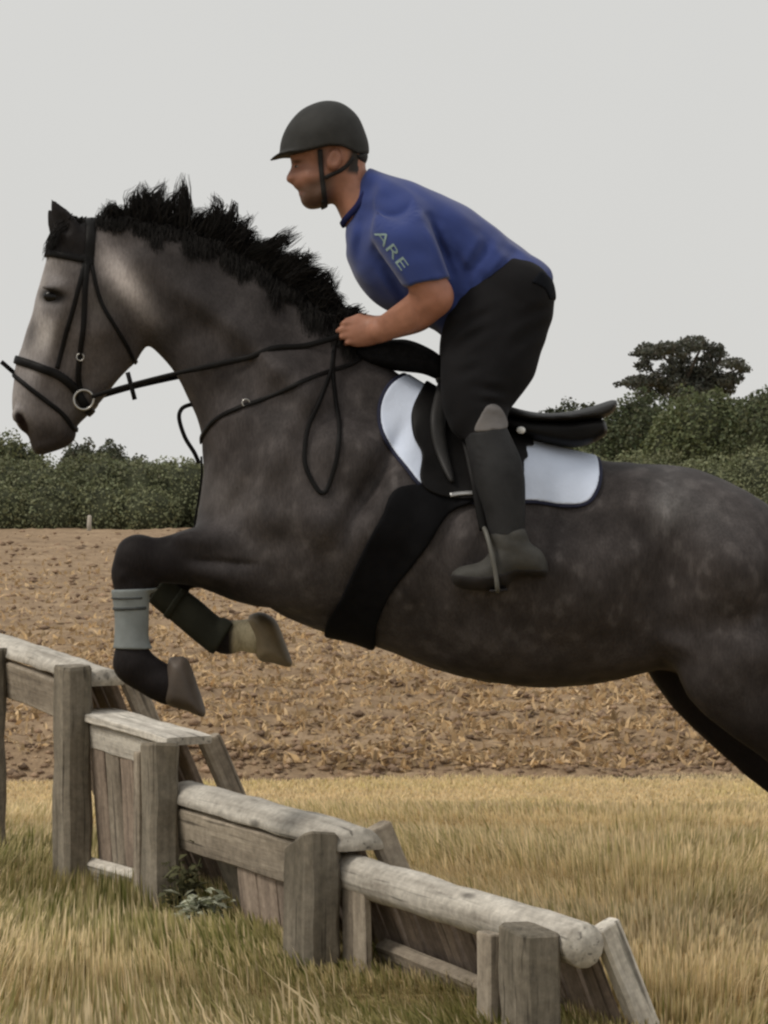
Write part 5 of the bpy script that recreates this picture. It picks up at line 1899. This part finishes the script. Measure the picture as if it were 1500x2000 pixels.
fold[near] = 1.6 * s1 + (2.3 + 3.4 * waist) * s2 + 0.0 * s3 * smooth01(-Pn[:, 0], -900, -760)
for (au, av, bu, bv, wd_, am_) in ((836, 436, 893, 566, 7, 6), (868, 468, 925, 590, 8, 4), (1005, 500, 925, 596, 8, 4.5), (1045, 540, 945, 600, 7, 4), (930, 440, 960, 560, 12, 3), (712, 420, 700, 520, 9, 3.5), (745, 520, 800, 600, 8, 4), (960, 470, 900, 560, 9, 3.5)):
    t_ = np.clip(((Pn[:, 0] - au) * (bu - au) + (Pn[:, 1] - av) * (bv - av)) / ((bu - au) ** 2 + (bv - av) ** 2), 0, 1)
    dd_ = np.hypot(Pn[:, 0] - au - t_ * (bu - au), Pn[:, 1] - av - t_ * (bv - av))
    fold[near] += 1.6 * am_ * np.sin(np.pi * np.clip(t_, 0.06, 0.94)) * (np.exp(-(dd_ / wd_) ** 2) - 0.6 * np.exp(-((dd_ - 2.1 * wd_) / wd_) ** 2))
F = F + fold.reshape(F.shape)
V, Q = TG.mesh(3, F.astype(np.float32))
shirt_m = simple_mat('blue_jersey', (0.034, 0.054, 0.190), 0.85, 0.10, 9, 0.12, 160, spec=0.12, sheen=0.22)
shirt = sv_obj('shirt', V, Q, shirt_m, rider)
shirt['label'] = 'royal blue short-sleeved T-shirt'
TS = TG.like()
TS.F = F.astype(np.float32)

a_ = np.linspace(0, 2 * math.pi, 49)
P = np.stack([713 + 0.39 * 46 * np.cos(a_), 383 - 0.92 * 46 * np.cos(a_), 52 * np.sin(a_)], 1)
P = newton(RG, P, 4.0)
sv_obj('collar', *tube(P, 6.5, 8, (RG.grad(P), 3.0), cap=False), simple_mat('navy_rib', (0.020, 0.024, 0.085), 0.9, 0.1, 30, 0.2, 200, spec=0.05), shirt)

# pale lettering down the front of the sleeve
fc = bpy.data.curves.new('lettering', 'FONT')
fc.body = 'ARE'
fc.size = 1.0
fc.resolution_u = 3
fo = bpy.data.objects.new('lettering_source', fc)
COL.objects.link(fo)
bpy.context.view_layer.update()
tm = bpy.data.meshes.new_from_object(fo.evaluated_get(bpy.context.evaluated_depsgraph_get()))
bpy.data.objects.remove(fo)
import bmesh
bm = bmesh.new(); bm.from_mesh(tm)
bmesh.ops.triangulate(bm, faces=bm.faces[:])
bmesh.ops.subdivide_edges(bm, edges=bm.edges[:], cuts=2, use_grid_fill=True)
TV = np.array([v_.co[:] for v_ in bm.verts]); TF = [tuple(x_.index for x_ in f_.verts) for f_ in bm.faces]
bm.free()
xr = TV[:, 0] / TV[:, 0].max()
yr = TV[:, 1] / TV[:, 1].max()
d1 = np.array([52.0, 74.0]); L1 = np.linalg.norm(d1); dx = d1 / L1; dy = np.array([dx[1], -dx[0]])
uv = np.array([731.0, 468.0]) + xr[:, None] * d1 + (yr[:, None]) * dy * 18
wl = TS.surf(uv, -1)
wl = np.where(np.isnan(wl), np.nanmean(wl), wl)
nn = TS.grad(np.column_stack([uv, wl]))
LV = np.column_stack([uv, wl]) + nn * 0.9
lt = sv_obj('lettering', LV, TF, simple_mat('pale_green_print', (0.21, 0.29, 0.285), 0.8, 0.2, 40, 0), shirt, smooth=False)

# --- breeches
BGd = Grid(840, 1105, 500, 905, -262, 262, 3.0)
BGd.inflate(PELVIS, PELVIS_CT)
BGd.loft(THIGH, 18); BGd.loft(mir(THIGH), 18)
BGd.loft(SHANK[:3], 14); BGd.loft(mir(SHANK[:3]), 14)
BGd.normalise()
Pn_ = np.stack(np.meshgrid(BGd.u, BGd.v, BGd.w, indexing='ij'), -1).reshape(-1, 3)
near = np.abs(BGd.F.ravel()) < 12
fold = np.zeros(len(Pn_), np.float32)
q = Pn_[near]
fold[near] = 1.6 * vnoise(q * [0.8, 1.0, 0.7] + [0, 0, 0], 1 / 48.0, 15) + 1.3 * vnoise(np.column_stack([q[:, 0] * .5 + q[:, 1] * .5, q[:, 1] * 1.2 - q[:, 0] * .6, q[:, 2] * .5]), 1 / 38.0, 16) + 0.5 * vnoise(q, 1 / 20.0, 17)
for (au, av, bu, bv, wd_, am_) in ((872, 655, 965, 612, 8, 3.5), (874, 695, 955, 640, 9, 3), (990, 772, 915, 762, 7, 3), (988, 798, 925, 788, 6, 3), (1055, 640, 985, 690, 10, 3), (1075, 600, 1010, 630, 8, 2.5), (880, 740, 940, 720, 8, 2.5)):
    t_ = np.clip(((q[:, 0] - au) * (bu - au) + (q[:, 1] - av) * (bv - av)) / ((bu - au) ** 2 + (bv - av) ** 2), 0, 1)
    dd_ = np.hypot(q[:, 0] - au - t_ * (bu - au), q[:, 1] - av - t_ * (bv - av))
    fold[near] += 1.3 * am_ * np.sin(np.pi * np.clip(t_, 0.06, 0.94)) * (np.exp(-(dd_ / wd_) ** 2) - 0.6 * np.exp(-((dd_ - 2.1 * wd_) / wd_) ** 2))
F = BGd.F + fold.reshape(BGd.F.shape)
lim = (BGd.v - 862)[None, :, None] + 0 * F
F = np.maximum(F - 0.5, lim).astype(np.float32)
V, Q = BGd.mesh(9, F)
br = sv_obj('breeches', V, Q, simple_mat('black_breeches', (0.0110, 0.0105, 0.0115), 0.85, 0.15, 12, 0.15, 140, spec=0.08, sheen=0.02), rider)
br['label'] = 'black stretch riding breeches'
KP = [(944, 797), (962, 794), (978, 812), (984, 838), (950, 845), (920, 846), (930, 818)]
suede = simple_mat('grey_suede', (0.16, 0.15, 0.148), 0.9, 0.12, 20, 0.2, 90)
for sd in (-1, 1):
    V, Q = BGd.mesh(2, np.maximum(np.maximum(F - 2.2, BGd.clip2d(KP)), (60 - sd * BGd.w)[None, None, :] + 0 * F).astype(np.float32))
    sv_obj('knee_patch', V, Q, suede, br)
# waistband showing under the shirt at the back
V, Q = BGd.mesh(2, np.maximum(F - 2.5, BGd.clip2d([(1052, 535), (1078, 552), (1086, 588), (1068, 592), (1058, 572), (1030, 560)], sharp=True)).astype(np.float32))
sv_obj('waistband', V, Q, simple_mat('dark_belt', (0.008, 0.009, 0.012), 0.8, 0.2, 20, 0.1, spec=0.05), br)

# --- half chaps and short boots
chap_m = simple_mat('charcoal_half_chap', (0.026, 0.026, 0.027), 0.65, 0.25, 14, 0.2, 90, spec=0.10)
boot_m = simple_mat('scuffed_paddock_boot', (0.050, 0.048, 0.043), 0.7, 0.3, 18, 0.3, 80, spec=0.3)
sole_m = simple_mat('boot_sole', (0.016, 0.013, 0.012), 0.8, 0.2, 20, 0.2)
for sd in (-1, 1):
    g = Grid(860, 1090, 815, 1165, sd * 250 - 115, sd * 250 + 115, 3.0)
    g.loft(SHANK if sd < 0 else mir(SHANK))
    g.normalise()
    CH = [(880, 862), (912, 846), (950, 842), (985, 834), (1005, 842), (1040, 900), (1040, 1020), (1020, 1052), (985, 1046), (940, 1050), (900, 960)]
    CHn = [(750 + (a - 750) * (1 - 215 / 6000), 930 + (b_ - 930) * (1 - 215 / 6000)) for a, b_ in CH]
    V, Q = g.mesh(2, np.maximum(g.F - 2.2, g.clip2d(CHn)).astype(np.float32))
    o = sv_obj('half_chap', V, Q, chap_m, rider)
    g2 = g.like()
    g2.inflate(FOOTN, [(900, 1120, 28, 16), (950, 1110, 36, 24), (980, 1080, 36, 30), (1040, 1100, 30, 22), (990, 1040, 36, 28)], w0=sd * 246.0)
    g2.normalise()
    # creases over the instep
    uu, vv = np.meshgrid(g2.u, g2.v, indexing='ij')
    cr = 1.6 * np.sin((vv - 0.35 * uu) / 5.5) * np.exp(-((uu - 975) / 40) ** 2 - ((vv - 1048) / 18) ** 2)
    F = g2.F - 2 + cr[:, :, None].astype(np.float32)
    V, Q = g2.mesh(2, F.astype(np.float32))
    b_ = sv_obj('boot', V, Q, boot_m, rider)
    sole = [(870, 1120), (940, 1126), (985, 1118), (1005, 1112), (1040, 1112), (1070, 1112), (1066, 1130), (1040, 1126), (1004, 1132), (985, 1150), (940, 1156), (890, 1150)]
    sole = [(750 + (a - 750) * (1 - 246 / 6000), 930 + (c_ - 930) * (1 - 246 / 6000)) for a, c_ in sole]
    V, Q = g2.mesh(1, np.maximum(g2.F - 4, g2.clip2d(sole, sharp=True)).astype(np.float32))
    sv_obj('sole', V, Q, sole_m, b_)

    # stirrup iron and leather belong to the saddle
    k = 1 - 246 / 6000
    X = lambda a, c_, w: (750 + (a - 750) * k, 930 + (c_ - 930) * k, sd * w)
    arch = [X(946, 1032, 246), X(950, 1044, 222), X(958, 1078, 204), X(966, 1118, 202), X(970, 1150, 206), X(970, 1153, 246), X(970, 1150, 288), X(966, 1118, 291), X(958, 1078, 288), X(950, 1044, 270), X(946, 1032, 246)]
    P = catmull(arch, 6)
    o = sv_obj('stirrup_iron', *tube(P, 4.4, 8, cap=False), dull_m, saddle)
    P = np.array([X(955, 1153, 246), X(970, 1153, 246), X(990, 1151, 246)])
    sv_obj('stirrup_tread', *tube(P, 40, 8, (np.tile([0, 1.0, 0], (3, 1)), 2.5)), sole_m, saddle)
    P = catmull([X(945, 1036, 246), X(936, 990, 236), X(926, 930, 216), (905, 860, sd * 165), (895, 800, sd * 130)], 6)
    sv_obj('stirrup_leather', *tube(P, 8, 8, (np.tile([0, 0, 1.0], (len(P), 1)), 2)), leather_m, saddle)

# --- helmet
EG = Grid(515, 735, 185, 425, -90, 90, 2.5)
DOME = [(546, 306), (549, 275), (562, 245), (585, 218), (612, 203), (640, 197), (670, 203), (698, 226), (714, 260), (721, 290), (718, 330), (700, 375), (660, 395), (610, 395), (570, 370), (550, 335)]
EG.inflate(DOME, [(550, 290, 60, 60), (600, 240, 74, 66), (640, 260, 78, 70), (690, 260, 72, 60), (640, 300, 77, 70), (715, 300, 62, 50), (570, 310, 66, 60), (640, 370, 72, 60)])
edge = np.interp(EG.u, [545, 580, 612, 630, 645, 668, 685, 700, 722], [305, 303, 299, 294, 291, 292, 299, 305, 300]).astype(np.float32)
EG.F = smax(EG.F, EG.v[None, :, None] - edge[:, None, None] + 0 * EG.F, 4).astype(np.float32)
EG.inflate([(527, 314), (536, 306), (550, 299), (575, 296), (600, 300), (575, 304), (552, 307)], [(530, 312, 26, 5), (545, 305, 44, 5), (570, 300, 60, 5), (600, 300, 66, 5)], k=5, n=4)
V, Q = EG.mesh(2)
hel = sv_obj('helmet', V, Q, simple_mat('charcoal_helmet', (0.036, 0.036, 0.035), 0.65, 0.12, 40, 0.12, 300, spec=0.15), rider)
hel['label'] = 'matt charcoal riding helmet with short peak'
# harness: back cup, side straps, chin strap
HEADG = RG
hs = simple_mat('helmet_webbing', (0.011, 0.010, 0.010), 0.7, 0.2, 30, 0.1)
P1 = side_path(HEADG, [(626, 298), (628, 325), (631, 355), (634, 385), (636, 408)], -1, 2.5, 4)
P2 = side_path(HEADG, [(690, 312), (672, 334), (652, 344), (636, 352)], -1, 2.5, 4)
parts = [tube(P1, 5.0, 8, (HEADG.grad(P1), 1.6)), tube(P2, 4.0, 8, (HEADG.grad(P2), 1.6))]
for q_ in (P1, P2):
    q2 = q_ * [1, 1, -1]
    parts.append(tube(q2, 4.6, 8, (HEADG.grad(q2), 1.6)))
P3 = newton(HEADG, catmull([(636, 405, -44), (636, 412, -25), (634, 414, 0), (636, 412, 25), (636, 405, 44)], 6), 2.5)
parts.append(tube(P3, 5.0, 8, (HEADG.grad(P3), 1.6)))
sv_obj('chin_strap', *join(parts), hs, hel)
EG.F[:] = 80
EG.inflate([(672, 292), (700, 294), (718, 300), (715, 318), (702, 325), (686, 318)], [(690, 305, 62, 40), (712, 310, 48, 30)])
V, Q = EG.mesh(2)
sv_obj('rear_cup', V, Q, hs, hel)
